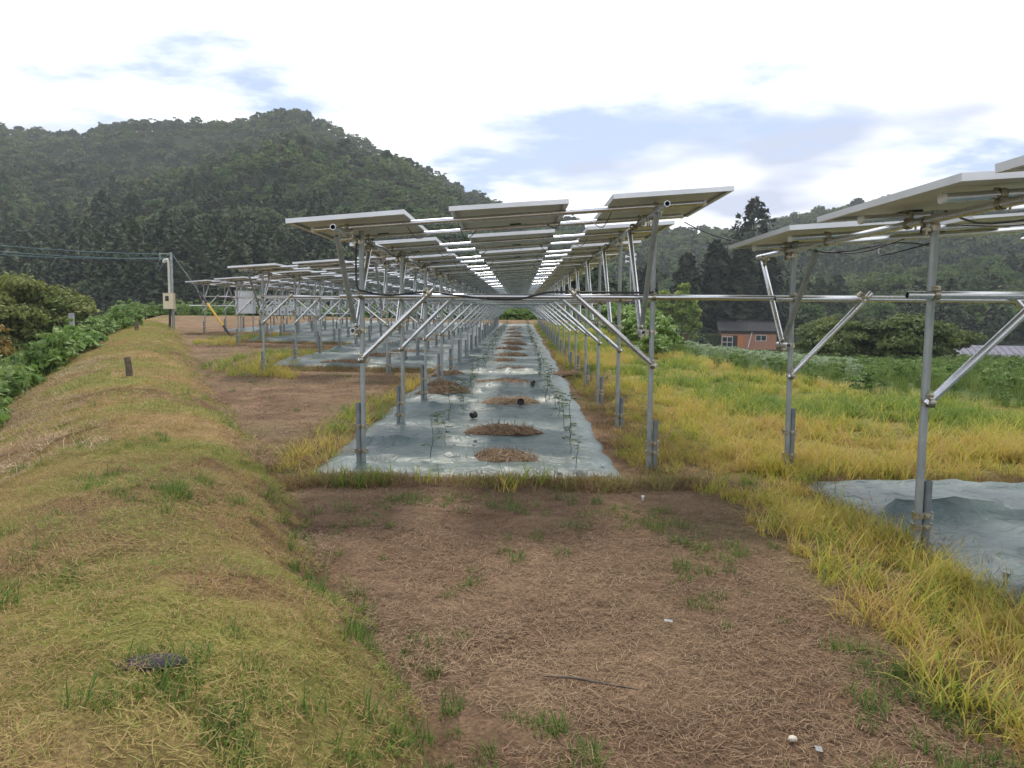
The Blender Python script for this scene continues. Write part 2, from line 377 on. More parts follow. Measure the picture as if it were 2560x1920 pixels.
def crown_conifer(seed, h, rad, levels, nb, per, lsize, low=0.12, droop=0.25, power=0.8):
    r = rng(seed); c = []; nn = []; tt = []
    for l in range(levels):
        f = (l + 0.5 * r.random()) / levels; z0 = h * (low + (1 - low) * f)
        R_ = rad * (1 - f) ** power * (0.75 + 0.4 * r.random()) + 0.04 * rad
        k = max(3, int(nb * (1 - 0.5 * f)))
        for j in range(k):
            az = 2 * np.pi * (j + r.random()) / k; RL = R_ * (0.65 + 0.5 * r.random())
            q = (0.12 + 0.88 * r.random(per) ** 0.7); w = (r.random(per) - .5) * RL * 0.42 * (1.1 - q * .6)
            x = np.cos(az) * q * RL - np.sin(az) * w; y = np.sin(az) * q * RL + np.cos(az) * w
            z = z0 - droop * RL * q ** 1.5 + 0.07 * h * (r.random(per) - .5)
            c.append(np.stack([x, y, z], 1)); nn.append(np.stack([0.5 * np.cos(az) + .5 * r.normal(size=per), 0.5 * np.sin(az) + .5 * r.normal(size=per), 0.9 + 0.3 * r.random(per)], 1))
            tt.append(np.clip(0.2 + 0.5 * r.random() + 0.3 * (r.random(per) - .3), 0, 1))
    c = np.concatenate(c); nn = np.concatenate(nn); tt = np.concatenate(tt)
    return leaves(c, nn, lsize * (0.6 + 0.8 * r.random(len(c))), seed + 1, 1.9, tt, 0.15)
def trunk_mesh(name, h, r0, lean, limbs, seed, mat, reach=0.0, l0=0.4):
    r = rng(seed); b = MB(); pts = []
    for i in range(6):
        f = i / 5; pts.append((lean * f * f * h + 0.02 * h * (r.random() - .5), 0.02 * h * (r.random() - .5), h * f - 0.3 * (i == 0)))
    b.tube(pts, [r0 * (1 - 0.75 * i / 5) * (1.35 if i == 0 else 1) for i in range(6)], 8)
    for k in range(limbs):
        f = l0 + (0.9 - l0) * (k + r.random()) / limbs; az = r.random() * 6.283; p = Vector((lean * f * f * h, 0, h * f)); L = reach * (0.7 + 0.5 * r.random())
        q = [p + Vector((math.cos(az) * L * g, math.sin(az) * L * g, 0.55 * L * g ** 0.8)) for g in (0, .35, .7, 1)]
        b.tube(q, [r0 * 0.45, r0 * .32, r0 * .2, r0 * .08], 5)
    return b.build(name, mat)

M['bark'] = mat_noise('bark', (0.045, 0.036, 0.028), (0.11, 0.09, 0.07), 12, 0.9, bumpd=0.02)
M['pinebark'] = mat_noise('reddish_pine_bark', (0.12, 0.075, 0.055), (0.2, 0.13, 0.095), 10, 0.9)
G = lambda *s: [(p, c) for p, c in s]
M['lf_far'] = mat_leaf('forest_leaf', G((0, (.040, .068, .032)), (.45, (.070, .110, .045)), (.8, (.100, .136, .052)), (1, (.132, .148, .058))), 0.75, 0.25, 0.9)
M['lf_spur'] = mat_leaf('light_forest_leaf', G((0, (.058, .105, .028)), (.5, (.090, .150, .042)), (1, (.15, .19, .06))), 0.75, 0.3, 0.7)
M['lf_con'] = mat_leaf('conifer_needle', G((0, (.036, .058, .030)), (.5, (.060, .088, .042)), (1, (.095, .112, .052))), 0.8, 0.12, 0.5)
M['lf_cedar'] = mat_leaf('cedar_needle', G((0, (.016, .028, .015)), (.5, (.030, .046, .020)), (1, (.060, .070, .030))), 0.8, 0.12, 0.3)
M['lf_cherry'] = mat_leaf('orchard_leaf', G((0, (.06, .088, .024)), (.5, (.11, .145, .036)), (1, (.18, .195, .05))), 0.65, 0.3, 0.3)
M['lf_willow'] = mat_leaf('willow_leaf', G((0, (.085, .115, .025)), (.5, (.145, .18, .04)), (1, (.22, .23, .06))), 0.65, 0.3, 0.2)
M['lf_orange'] = mat_leaf('turning_leaf', G((0, (.13, .085, .02)), (.5, (.21, .13, .03)), (1, (.26, .18, .04))), 0.65, 0.3, 0.2)
M['lf_bamboo'] = mat_leaf('bamboo_leaf', G((0, (.13, .20, .03)), (.5, (.21, .29, .05)), (1, (.30, .36, .08))), 0.6, 0.35, 0.3)
M['lf_weed'] = mat_leaf('weed_leaf', G((0, (.07, .135, .03)), (.5, (.13, .22, .05)), (1, (.24, .31, .10))), 0.5, 0.35, 0.5)
M['lf_kudzu'] = mat_leaf('vine_leaf', G((0, (.085, .165, .03)), (.5, (.155, .26, .05)), (1, (.28, .37, .13))), 0.45, 0.35, 0.4)
M['lf_hedge'] = mat_leaf('hedge_leaf', G((0, (.03, .05, .016)), (.5, (.05, .078, .022)), (1, (.09, .12, .035))), 0.7, 0.2, 0.2)
M['lf_seed'] = mat_leaf('seedling_leaf', G((0, (.05, .10, .035)), (.5, (.09, .15, .05)), (1, (.17, .21, .07))), 0.5, 0.35, 0.3)
M['g_litter'] = mat_leaf('dead_grass_litter', G((0, (.15, .090, .055)), (.4, (.27, .178, .105)), (.8, (.39, .28, .175)), (1, (.52, .42, .28))), 0.8, 0.15, 0.25)
M['g_turf'] = mat_leaf('mown_turf', G((0, (.37, .235, .12)), (.35, (.39, .29, .11)), (.65, (.27, .29, .065)), (1, (.18, .25, .045))), 0.7, 0.3, 0.55)
M['g_green'] = mat_leaf('green_tuft', G((0, (.08, .14, .03)), (.6, (.13, .21, .04)), (1, (.22, .27, .06))), 0.6, 0.4, 0.4)
M['g_yellow'] = mat_leaf('yellowing_grass', G((0, (.12, .21, .03)), (.28, (.26, .33, .05)), (.55, (.48, .45, .075)), (.8, (.57, .44, .10)), (1, (.50, .33, .14))), 0.6, 0.4, 0.6)
M['g_dry'] = mat_leaf('dry_margin_grass', G((0, (.17, .095, .055)), (.4, (.28, .175, .095)), (.75, (.33, .27, .09)), (1, (.19, .24, .05))), 0.7, 0.3, 0.6)
M['g_pale'] = mat_leaf('pale_crop', G((0, (.19, .27, .13)), (.5, (.28, .36, .21)), (1, (.40, .46, .32))), 0.6, 0.35, 0.4)
M['g_plume'] = mat_leaf('weed_grass', G((0, (.09, .15, .03)), (.5, (.16, .23, .055)), (1, (.27, .30, .10))), 0.6, 0.4, 0.5)

def proto(name, vft, mat): return mesh_np(name, vft[0], vft[1], mat, vft[2])
def scatter(name, meshes, pts, rotz, scl, idx, tilt=None):
    """one stuff object: instances of a few plant meshes on its own points"""
    col = bpy.data.collections.new(name + '_plants')
    for i, me in enumerate(meshes):
        me.name = me.name; ob = bpy.data.objects.new('%02d_' % i + me.name, me); col.objects.link(ob)
    n = len(pts); me = bpy.data.meshes.new(name); me.vertices.add(n)
    me.vertices.foreach_set('co', np.ascontiguousarray(pts, np.float32).ravel())
    rot = np.zeros((n, 3), np.float32); rot[:, 2] = rotz
    if tilt is not None: rot[:, :2] = tilt
    s = np.asarray(scl, np.float32); s = np.repeat(s[:, None], 3, 1) if s.ndim == 1 else s
    for an, ty, key, val in (('rot', 'FLOAT_VECTOR', 'vector', rot), ('scl', 'FLOAT_VECTOR', 'vector', s), ('idx', 'INT', 'value', np.asarray(idx, np.int32))):
        at = me.attributes.new(an, ty, 'POINT'); at.data.foreach_set(key, np.ascontiguousarray(val).ravel())
    g = bpy.data.node_groups.new(name, 'GeometryNodeTree')
    g.interface.new_socket('Geometry', in_out='INPUT', socket_type='NodeSocketGeometry'); g.interface.new_socket('Geometry', in_out='OUTPUT', socket_type='NodeSocketGeometry')
    gi = g.nodes.new('NodeGroupInput'); go = g.nodes.new('NodeGroupOutput'); ip = g.nodes.new('GeometryNodeInstanceOnPoints'); ci = g.nodes.new('GeometryNodeCollectionInfo')
    ci.inputs['Collection'].default_value = col; ci.inputs['Separate Children'].default_value = True; ci.inputs['Reset Children'].default_value = True
    ip.inputs['Pick Instance'].default_value = True
    def na(an, ty):
        q = g.nodes.new('GeometryNodeInputNamedAttribute'); q.data_type = ty; q.inputs[0].default_value = an; return q.outputs[0]
    L = g.links.new
    L(gi.outputs[0], ip.inputs['Points']); L(ci.outputs[0], ip.inputs['Instance']); L(na('idx', 'INT'), ip.inputs['Instance Index'])
    L(na('rot', 'FLOAT_VECTOR'), ip.inputs['Rotation']); L(na('scl', 'FLOAT_VECTOR'), ip.inputs['Scale']); L(ip.outputs[0], go.inputs[0])
    ob = link(name, me); md = ob.modifiers.new('plants', 'NODES'); md.node_group = g
    return ob
def pts_in(n, x0, x1, y0, y1, seed, keep=None, near=False):
    r = rng(seed); x = x0 + (x1 - x0) * r.random(n)
    y = (y0 * (y1 / y0) ** r.random(n)) if near else y0 + (y1 - y0) * r.random(n)
    if keep is not None:
        k = keep(x, y, r); x, y = x[k], y[k]
    return np.stack([x, y, zf(x, y)], 1)
def inview(x, y, m=0.74, near=1.2): return (np.abs(x) < m * y + near)

# ------------------------------------------------------------------ far forest
FP = [proto('broadleaf_tree', crown_broad(11, 2.6, 2.4, 26, 15, 0.75, 3.6, .40), M['lf_far']),
      proto('broadleaf_tree', crown_broad(12, 2.2, 2.9, 24, 15, 0.7, 3.8, .42), M['lf_far']),
      proto('broadleaf_tree', crown_broad(13, 3.0, 2.0, 28, 14, 0.75, 3.2, .36), M['lf_far']),
      proto('conifer_tree', crown_conifer(14, 7.0, 2.1, 9, 7, 7, 0.62, .12, .3, .75), M['lf_con']),
      proto('conifer_tree', crown_conifer(15, 7.6, 1.9, 9, 7, 7, 0.6, .2, .35, .8), M['lf_con']),
      proto('pine_tree', crown_broad(16, 2.0, 1.5, 11, 16, 0.62, 5.6, .44, .6), M['lf_far']),
      proto('light_tree', crown_broad(17, 2.5, 2.3, 26, 15, 0.7, 3.3, .40), M['lf_spur']),
      proto('light_tree', crown_broad(18, 2.8, 2.1, 26, 15, 0.72, 3.1, .38), M['lf_spur'])]
FP += [proto('broadleaf_tree_near', crown_broad(11, 2.6, 2.4, 44, 34, 0.36, 3.6, .34), M['lf_far']), proto('broadleaf_tree_near', crown_broad(13, 3.0, 2.0, 46, 32, 0.36, 3.2, .32), M['lf_far']),
       proto('conifer_tree_near', crown_conifer(14, 7.4, 2.7, 14, 10, 18, 0.36, .08, .3, .5), M['lf_con']), proto('conifer_tree_near', crown_conifer(15, 8.0, 2.4, 14, 10, 18, 0.36, .12, .35, .55), M['lf_con']),
       proto('light_tree_near', crown_broad(17, 2.6, 2.3, 46, 32, 0.34, 3.3, .33), M['lf_spur'])]
def forest(name, lo, hi, seed, label):
    r = rng(seed); P_ = []; yv = 122.0
    while yv < 505:
        st = 2.9 + yv / 290
        n = int((hi - lo) * yv / st); u = lo + (hi - lo) * (np.arange(n) + r.random(n)) / max(n, 1)
        yy = yv + (r.random(n) - .5) * st * 1.5; P_.append(np.stack([u * yy, yy], 1)); yv += st * 1.35
    P_ = np.concatenate(P_); x, y = P_.T
    hz, sp, rt_ = hill(x, y); u = x / y; z = zf(x, y, False)
    k = (hz > 0.6) & ~((u > .165) & (u < .36) & (y < 175)) & (r.random(len(x)) < .96)
    x, y, z, hz, sp, rt_, u = (q[k] for q in (x, y, z, hz, sp, rt_, u)); n = len(x); q = r.random(n)
    nz = fbm(x / 28, y / 28, 3)
    con = ((nz > 0.60) & (q > .4) & (hz < 34)) | ((hz < 15) & (u < -.05) & (nz > .47) & (q < .75)) | ((hz < 8) & (u > 0) & (nz > .52) & (q < .7))
    idx = np.where(con, np.where(q < .6, 3, 4), np.where(q < .33, 0, np.where(q < .66, 1, 2)))
    idx = np.where((sp | rt_) & ~(con & (hz < 14)), np.where(q < .62, np.where(q < .3, 6, 7), np.where(q < .85, 0, 2)), idx)
    nz2 = fbm(x / 40 + 50, y / 40 + 12, 3); idx = np.where(~con & (nz2 > np.where(u > 0, .47, .54)) & (q < .7), np.where(q < .35, 6, 7), idx)
    idx = np.where(~sp & ~con & (q > .88), 5, idx)
    NR = np.array([8, 9, 8, 10, 11, 8, 12, 12]); idx = np.where(y < 240, NR[idx], idx)
    s = (0.55 + 0.62 * r.random(n) ** 1.4) * np.where((idx == 3) | (idx == 4) | (idx == 10) | (idx == 11), 1.12, 0.97) * np.where(y < 200, 1.15, 1.0) * np.where(idx == 5, .9, 1)
    S = np.stack([s * (.9 + .25 * r.random(n)), s * (.9 + .25 * r.random(n)), s * (.85 + .4 * r.random(n))], 1)
    o = scatter(name, FP, np.stack([x, y, z - 0.4], 1), r.random(n) * 6.283, S, idx, 0.12 * (r.random((n, 2)) - .5))
    return tag(o, label, 'forest', kind='stuff')
forest('wooded_hillside', -.84, .02, 21, 'dense dark mixed forest covering the tall hill on the left')
forest('wooded_ridge', .02, .84, 22, 'green mixed forest covering the lower ridge on the right')

# ------------------------------------------------------------------ single trees in the middle distance
def tree(name, label, cat_, loc, crown, trunk, group=None, rz=0, scale=1.0):
    t_ = thing(name, label, cat_, loc, rz, group); t_.scale = (scale,) * 3 if not hasattr(scale, '__len__') else scale
    link('crown', crown, t_); link('trunk', trunk, t_); return t_
cedar = [proto('cedar_crown', crown_conifer(31 + i, 17, 4.6 + .5 * i, 24, 13, 26, 0.95, .03, .32, .55), M['lf_cedar']) for i in range(2)]
cedart = trunk_mesh('cedar_trunk', 15, .35, .0, 0, 3, M['bark'])
for i, (x, y, s, rz, lab) in enumerate([(29.5, 137, .95, .3, 'dark broad cedar left of the small shed, first of the dark clump'),
        (35.5, 141, 1.06, 1.7, 'tall dark cedar directly behind the roof of the small shed'),
        (40.5, 142, 1.08, 2.9, 'dark cedar rising behind the right half of the small shed'),
        (45.5, 145, 1.0, 4.2, 'dark cedar right of the small shed, last of the dark clump'),
        (24.5, 150, .8, 5.0, 'smaller dark cedar behind the slim utility pole and light bamboo')]):
    tree('cedar_tree', lab, 'tree', (x, y, z1(x, y)), cedar[i % 2], cedart, 'dark cedars behind the shed', rz, s)
spire = proto('spruce_crown', crown_conifer(37, 20, 12.5, 15, 7, 26, 0.6, .3, .0, .9), M['lf_cedar'])
spt = trunk_mesh('spruce_trunk', 20, .3, 0, 0, 5, M['bark'])
x, y = 48.0, 160.0
tree('spruce_tree', 'lone conifer whose pointed top breaks the skyline above the right ridge', 'tree', (x, y, z1(x, y)), spire, spt, None, .4, (1.0, 1.0, 1.36))
pinec = proto('red_pine_crown', crown_broad(39, 2.6, 2.0, 16, 60, .42, 10.5, .40, .6), M['lf_con'])
pinet = trunk_mesh('red_pine_trunk', 11, .17, .02, 5, 6, M['pinebark'], 1.6, .75)
for i, (x, y, s) in enumerate([(26.6, 176, 1.0), (29.0, 178, 1.05), (31.5, 177, .95)]):
    tree('pine_tree', ['left', 'middle', 'right'][i] + ' one of three bare-trunked pines before the wooded ridge', 'tree', (x, y, z1(x, y)), pinec, pinet, 'bare-trunked pines', i * 2.0, s)
cher = [proto('orchard_crown', crown_broad(41 + i, 3.1, 2.0, 70, 190, .20, 1.3, .32, .9), M['lf_cherry']) for i in range(2)]
chert = trunk_mesh('orchard_trunk', 2.0, .13, .05, 6, 8, M['bark'], 1.7, .35)
for i, (x, y, s, lab) in enumerate([(25.0, 59, .98, 'leafy orchard tree nearest the shed, left of the bushy row of three'),
        (28.6, 58, 1.08, 'broad leafy orchard tree in the middle of the bushy row of three'), (32.4, 61, .98, 'leafy orchard tree at the right end of the bushy row of three'),
        (30.5, 74, 1.2, 'taller orchard tree standing behind the bushy row of three')]):
    tree('orchard_tree', lab, 'tree', (x, y, z1(x, y) - .1), cher[i % 2], chert, 'orchard trees in the lower field', i * 1.9, s)
will = proto('willow_crown', cat(crown_broad(51, 3.6, 3.0, 60, 150, .19, 4.0, .30), crown_broad(53, 3.9, 2.0, 44, 110, .18, 2.6, .28)), M['lf_willow'])
orang = proto('turning_crown', crown_broad(55, 2.4, 2.3, 44, 120, .18, 3.4, .32), M['lf_orange'])
wt = trunk_mesh('willow_trunk', 4.2, .2, .06, 6, 9, M['bark'], 1.8, .35)
for nm, lab, x, y, cr_, s in [('willow_tree', 'light green rounded tree in the hollow left of the grassy bank', -26.0, 40.0, will, .84),
        ('willow_tree', 'light green tree half cut by the left edge, above the hollow', -31.0, 44, will, .92),
        ('maple_tree', 'orange-tinged tree at the left edge below the power cables', -24.0, 33, orang, .72)]:
    tree(nm, lab, 'tree', (x, y, z1(x, y)), cr_, wt, None, x, s)
bamb = proto('bamboo_plumes', cat(crown_broad(61, 1.5, 3.6, 30, 60, .36, 4.6, .5, 1.2), crown_broad(62, 1.1, 2.2, 16, 60, .34, 7.4, .55, 1.2)), M['lf_bamboo'])
bt = trunk_mesh('bamboo_culm', 7.5, .09, .05, 3, 4, M['lf_bamboo'], .5, .5)
for i, (x, y, s, lab) in enumerate([(16.2, 98, .72, 'leftmost light green bamboo plume behind the slim posts'), (18.6, 101, .86, 'second light green bamboo plume from the left'),
        (21.0, 99, .95, 'tallest light green bamboo plume beside the slim utility pole'), (23.3, 103, .72, 'rightmost light green bamboo plume before the dark cedars')]):
    tree('bamboo_clump', lab, 'bamboo', (x, y, z1(x, y)), bamb, bt, 'bamboo clump behind the terrace', i * 1.3, s)
dkb = proto('dark_bush_crown', crown_broad(65, 2.4, 1.9, 40, 50, .34, 2.0, .32), M['lf_con'])
brb = proto('brown_bush_crown', crown_broad(66, 1.9, 2.0, 36, 50, .3, 2.1, .34), mat_leaf('rusty_leaf', G((0, (.06, .055, .025)), (.5, (.11, .09, .04)), (1, (.16, .13, .06))), .7, .25, .2))
bst = trunk_mesh('bush_stem', 1.8, .08, .03, 4, 12, M['bark'], .9, .3)
for x, y, s, cr_, lab in [(15.0, 84, .75, dkb, 'dark green bush below the leftmost bamboo plume'), (19.2, 92, .8, dkb, 'dark green bush below the tallest bamboo plume'),
        (24.2, 110, 1.0, dkb, 'dark green bush between the bamboo and the trimmed hedge'), (18.3, 90, .75, brb, 'brownish round bush left of the slim utility pole'),
        (1.0, 80, 1.5, dkb, 'dark bush beyond the far end of the central aisle'), (6.5, 78, 1.6, dkb, 'dark bush right of the far end of the central aisle'), (-5, 84, 1.7, dkb, 'dark bush left of the far end of the central aisle')]:
    tree('bush', lab, 'bush', (x, y, z1(x, y) - .1), cr_, bst, None, x, s)
leafb = proto('broad_leaf_bush', crown_broad(68, .9, .75, 34, 26, .15, .75, .40), M['lf_kudzu'])
lst = trunk_mesh('bush_stem', .9, .03, .03, 4, 14, M['bark'], .5, .2)
for i, (x, y, s) in enumerate([(3.9, 22.5, .55), (4.35, 24.5, .75), (4.1, 27, .8), (4.9, 28.5, .9), (4.4, 32, 1.0), (5.4, 34, 1.1), (4.6, 38, 1.15), (5.9, 41, 1.25)]):
    tree('leafy_bush', ORD[i] + ' broad-leaved green bush, counted from the front, along the right terrace edge', 'bush', (x, y, z1(x, y) - .1), leafb, lst, 'leafy bushes on the terrace edge', i * 1.1, s)

# ------------------------------------------------------------------ weed sheets under the racks
m, t, b, o = newmat('weed_sheet')
co = N(t, 'ShaderNodeTexCoord').outputs['Object']
nA = noise_n(t, 1.6, 5, .6, co); nB = noise_n(t, 14, 6, .65, co)
r1 = ramp(t, [(.3, (.066, .100, .100)), (.55, (.104, .148, .145)), (.75, (.155, .20, .192))]); t.links.new(nA.outputs[0], r1.inputs[0])
r2_ = ramp(t, [(.60, 0.0), (.68, 1.0)]); t.links.new(mth(t, 'ADD', mth(t, 'MULTIPLY', nB.outputs[0], .5), mth(t, 'MULTIPLY', noise_n(t, 1.1, 3, .5, co).outputs[0], .5)), r2_.inputs[0])
cc = mixc(t, mth(t, 'MULTIPLY', r2_.outputs[0], .75), r1.outputs[0], (.21, .15, .11))
t.links.new(cc, b.inputs['Base Color']); b.inputs['Specular IOR Level'].default_value = 0.5
t.links.new(mth(t, 'ADD', mth(t, 'MULTIPLY', nB.outputs[0], .3), .17), b.inputs['Roughness'])
nC = N(t, 'ShaderNodeTexNoise'); nC.inputs['Scale'].default_value = 3.2; nC.inputs['Detail'].default_value = 6; nC.inputs['Distortion'].default_value = 1.2; t.links.new(co, nC.inputs['Vector'])
bump(t, b, mth(t, 'ADD', mth(t, 'MULTIPLY', nB.outputs[0], .5), mth(t, 'MULTIPLY', nC.outputs[0], 3)), .022)
M['sheet'] = m
bb = MB(); bb.tube([(0, 0, 0), (0, 0, .006), (0, 0, .012)], [.02, .019, .008], 10); pin_me = bb.build('sheet_pin', mat_noise('pin_washer', (.16, .17, .17), (.38, .39, .38), 40, .6))
def sheet(label, x0, x1, y0, y1, seed, lift=0.0, wob=0.12, h=0.07, pins=0):
    xs = np.linspace(x0, x1, int((x1 - x0) / h) + 1); ys = [y0]; st = h
    while ys[-1] < y1: ys.append(ys[-1] + st); st = max(h, 0.0075 * ys[-1])
    ys = np.array(ys); Gx, Gy = np.meshgrid(xs, ys); f = (Gx - x0) / (x1 - x0); g = (Gy - y0) / (y1 - y0)
    ex = np.minimum(f, 1 - f) * (x1 - x0); ey = np.minimum(g, 1 - g) * (y1 - y0)
    Xs = Gx + (fbm(Gy * 1.1 + seed, Gx * 0 + seed, 3) - .5) * wob * 2 * np.where(f < .5, 1, 1) * np.exp(-ex / .3)
    Ys = Gy + (fbm(Gx * 1.3 + seed, Gy * 0 + 3 * seed, 3) - .5) * wob * 2 * np.exp(-ey / .4)
    w = Gy * 1.05 + 0.5 * fbm(Gx * .5 + seed, Gy * .35, 2)
    rid = (np.abs(((w + .25 * fbm(Gx * 1.2, Gy * .7 + seed, 2)) % 1.0) - .5) * 2) ** 10 * 0.10 * (0.15 + 1.3 * vnoise(np.floor(w) * 3.7 + Gx * .55, Gx * .4 + seed))
    wr = 0.03 * (fbm(Gx * 2.2 + seed, Gy * 1.6, 3) - .5) + 0.03 * np.abs(fbm(Gx * 6, Gy * 5 + seed, 2) - .5) * 2
    Zs = zf(Xs, Ys) * 0 + base(Xs, Ys) + 0.05 + lift + (rid + wr) * sst(0, .35, np.minimum(ex, ey)) - .085 * np.exp(-np.minimum(ex, ey) / .10)
    nX, nY = len(xs), len(ys); I = (np.arange(nY - 1)[:, None] * nX + np.arange(nX - 1)[None, :]).ravel()
    me = mesh_np('weed_sheet', np.stack([Xs.ravel(), Ys.ravel(), Zs.ravel()], 1), np.stack([I, I + 1, I + nX + 1, I + nX], 1), M['sheet'], None, True)
    so = link('weed_sheet', me)
    for i_ in range(pins):
        rp_ = random.Random(seed * 100 + i_); jx = rp_.randrange(3, nX - 3); jy = int(rp_.random() ** 1.6 * (nY - 8)) + 2; v_ = me.vertices[jy * nX + jx].co; link('sheet_pin', pin_me, so, v_ + Vector((0, 0, .006)), (rp_.uniform(-.1, .1), rp_.uniform(-.1, .1), 0))
    return tag(so, label, 'sheet', 'grey weed-control sheets on the ground')
sheet('long grey plastic weed sheet laid along the central aisle of panels', -1.95, 1.0, 6.7, 56, 1, pins=34)
sheet('grey weed sheet under the second panel row from the centre, left of the aisle', -6.0, -1.80, 17.6, 56, 2, .012, h=.11)
sheet('grey weed sheet under the third panel row, farther left', -10.1, -5.85, 27.6, 56, 3, .004, h=.16)
sheet('grey weed sheet under the leftmost and farthest panel row', -14.2, -9.95, 36.5, 56, 4, .012, h=.2)
sheet('grey weed sheet on the ground below the right-hand panel rack', 2.42, 7.2, -1.5, 6.75, 5, pins=16)

# ------------------------------------------------------------------ solar racks
PR = 0.0243
_pm = {}
def pipe(name, root, p, q, mat='pipe', r=PR):
    key = (mat, r)
    if key not in _pm:
        bb = MB(); bb.hollow(1.0, r, r * .82, 14); _pm[key] = bb.build('tube', M[mat])
    p = Vector(p); q = Vector(q); d = q - p
    return link(name, _pm[key], root, p - root.location, Vector((0, 0, 1)).rotation_difference(d), (1, 1, d.length))
bb = MB(); n = 12
ring = [(math.cos(2 * math.pi * j / n), math.sin(2 * math.pi * j / n)) for j in range(n)]
def ringto(bb, Mx, m=0):
    for ri, ro, hh in ((PR + .001, PR + .006, .0175),):
        vs = [Mx @ Vector((c * ro, s * ro, z)) for z in (-hh, hh) for c, s in ring] + [Mx @ Vector((c * ri, s * ri, z)) for z in (-hh, hh) for c, s in ring]
        fs = [(k, (k + 1) % n, (k + 1) % n + n, k + n) for k in range(n)] + [(k + 2 * n, k, k + n, k + 3 * n) for k in ()]
        fs += [(k, k + 2 * n, (k + 1) % n + 2 * n, (k + 1) % n) for k in range(n)] + [(k + n, (k + 1) % n + n, (k + 1) % n + 3 * n, k + 3 * n) for k in range(n)]
        bb.add(vs, fs, m)
ringto(bb, Matrix()); bb.box((.040, 0, 0), (.024, .016, .044)); bb.tube([(.047, -.03, 0), (.047, .034, 0)], .0065, 6, sm=False); bb.box((.047, .03, 0), (.02, .012, .02))
bb.box((-.030, 0, 0), (.014, .03, .046))
single_clamp = bb.build('pipe_clamp', M['clamp'])
bb = MB(); ringto(bb, Matrix()); ringto(bb, Matrix.Translation((0, -.0545, 0)) @ Matrix.Rotation(R(90), 4, 'Y'))
bb.box((0, -.027, 0), (.035, .012, .035)); bb.box((.042, .0, 0), (.026, .018, .046)); bb.tube([(.048, -.03, .0), (.048, .036, 0)], .0065, 6, sm=False)
bb.box((0, -.055, .042), (.046, .018, .026)); bb.tube([(0, -.088, .046), (0, -.02, .046)], .0065, 6, sm=False); bb.box((.048, .032, 0), (.02, .012, .02))
cross_clamp = bb.build('cross_clamp', M['clamp'])
def clamp(root, me, p, rot=(0, 0, 0), name='clamp'):
    return link(name, me, root, Vector(p) - root.location, rot)
PW, PL, PT = 0.99, 1.72, 0.038
bb = MB()
for sx in (-1, 1): bb.box((sx * (PW / 2 - .006), 0, 0), (.012, PL, PT))
for sy in (-1, 1): bb.box((0, sy * (PL / 2 - .006), 0), (PW - .0245, .012, PT))
for sx in (-1, 1): bb.box((sx * (PW / 2 - .026), 0, -PT / 2 + .0012), (.0275, PL - .03, .0024))
for sy in (-1, 1): bb.box((0, sy * (PL / 2 - .026), -PT / 2 + .0048), (PW - .06, .0275, .0024))
bb.box((0, 0, PT / 2 - .006), (PW - .025, PL - .025, .006), 1)
panel_me = bb.build('solar_panel', [M['frame'], M['glass']])
bb = MB(); bb.box((0, 0, PT / 2 - .0115), (PW - .026, PL - .026, .0035)); back_me = bb.build('backsheet', M['back'])
bb = MB(); bb.box((0, 0, 0), (.11, .14, .022)); bb.box((0, 0, -.014), (.09, .12, .008))
for sx in (-.03, .03): bb.tube([(sx, .07, 0), (sx, .14, -.01), (sx * 2, .24, -.03)], .004, 5)
jbox_me = bb.build('junction_box', M['black'])
def cable(name, root, pts, r=.006, mat='black', n=6):
    P_ = [Vector(p) - root.location for p in pts]; Q = []
    for i in range(len(P_) - 1):
        a0 = P_[max(i - 1, 0)]; a1 = P_[i]; a2 = P_[i + 1]; a3 = P_[min(i + 2, len(P_) - 1)]
        for k in range(4):
            s = k / 4; Q.append(0.5 * ((2 * a1) + (a2 - a0) * s + (2 * a0 - 5 * a1 + 4 * a2 - a3) * s * s + (3 * a1 - a0 - 3 * a2 + a3) * s ** 3))
    Q.append(P_[-1]); bb = MB(); bb.tube(Q, r, n); return link(name, bb.build(name, M[mat]), root)
def sag(a, b, s, n=6):
    a = Vector(a); b = Vector(b)
    return [a.lerp(b, i / n) - Vector((0, 0, s * 4 * (i / n) * (1 - i / n))) for i in range(n + 1)]
TIE = 1.63; SL = 0.073
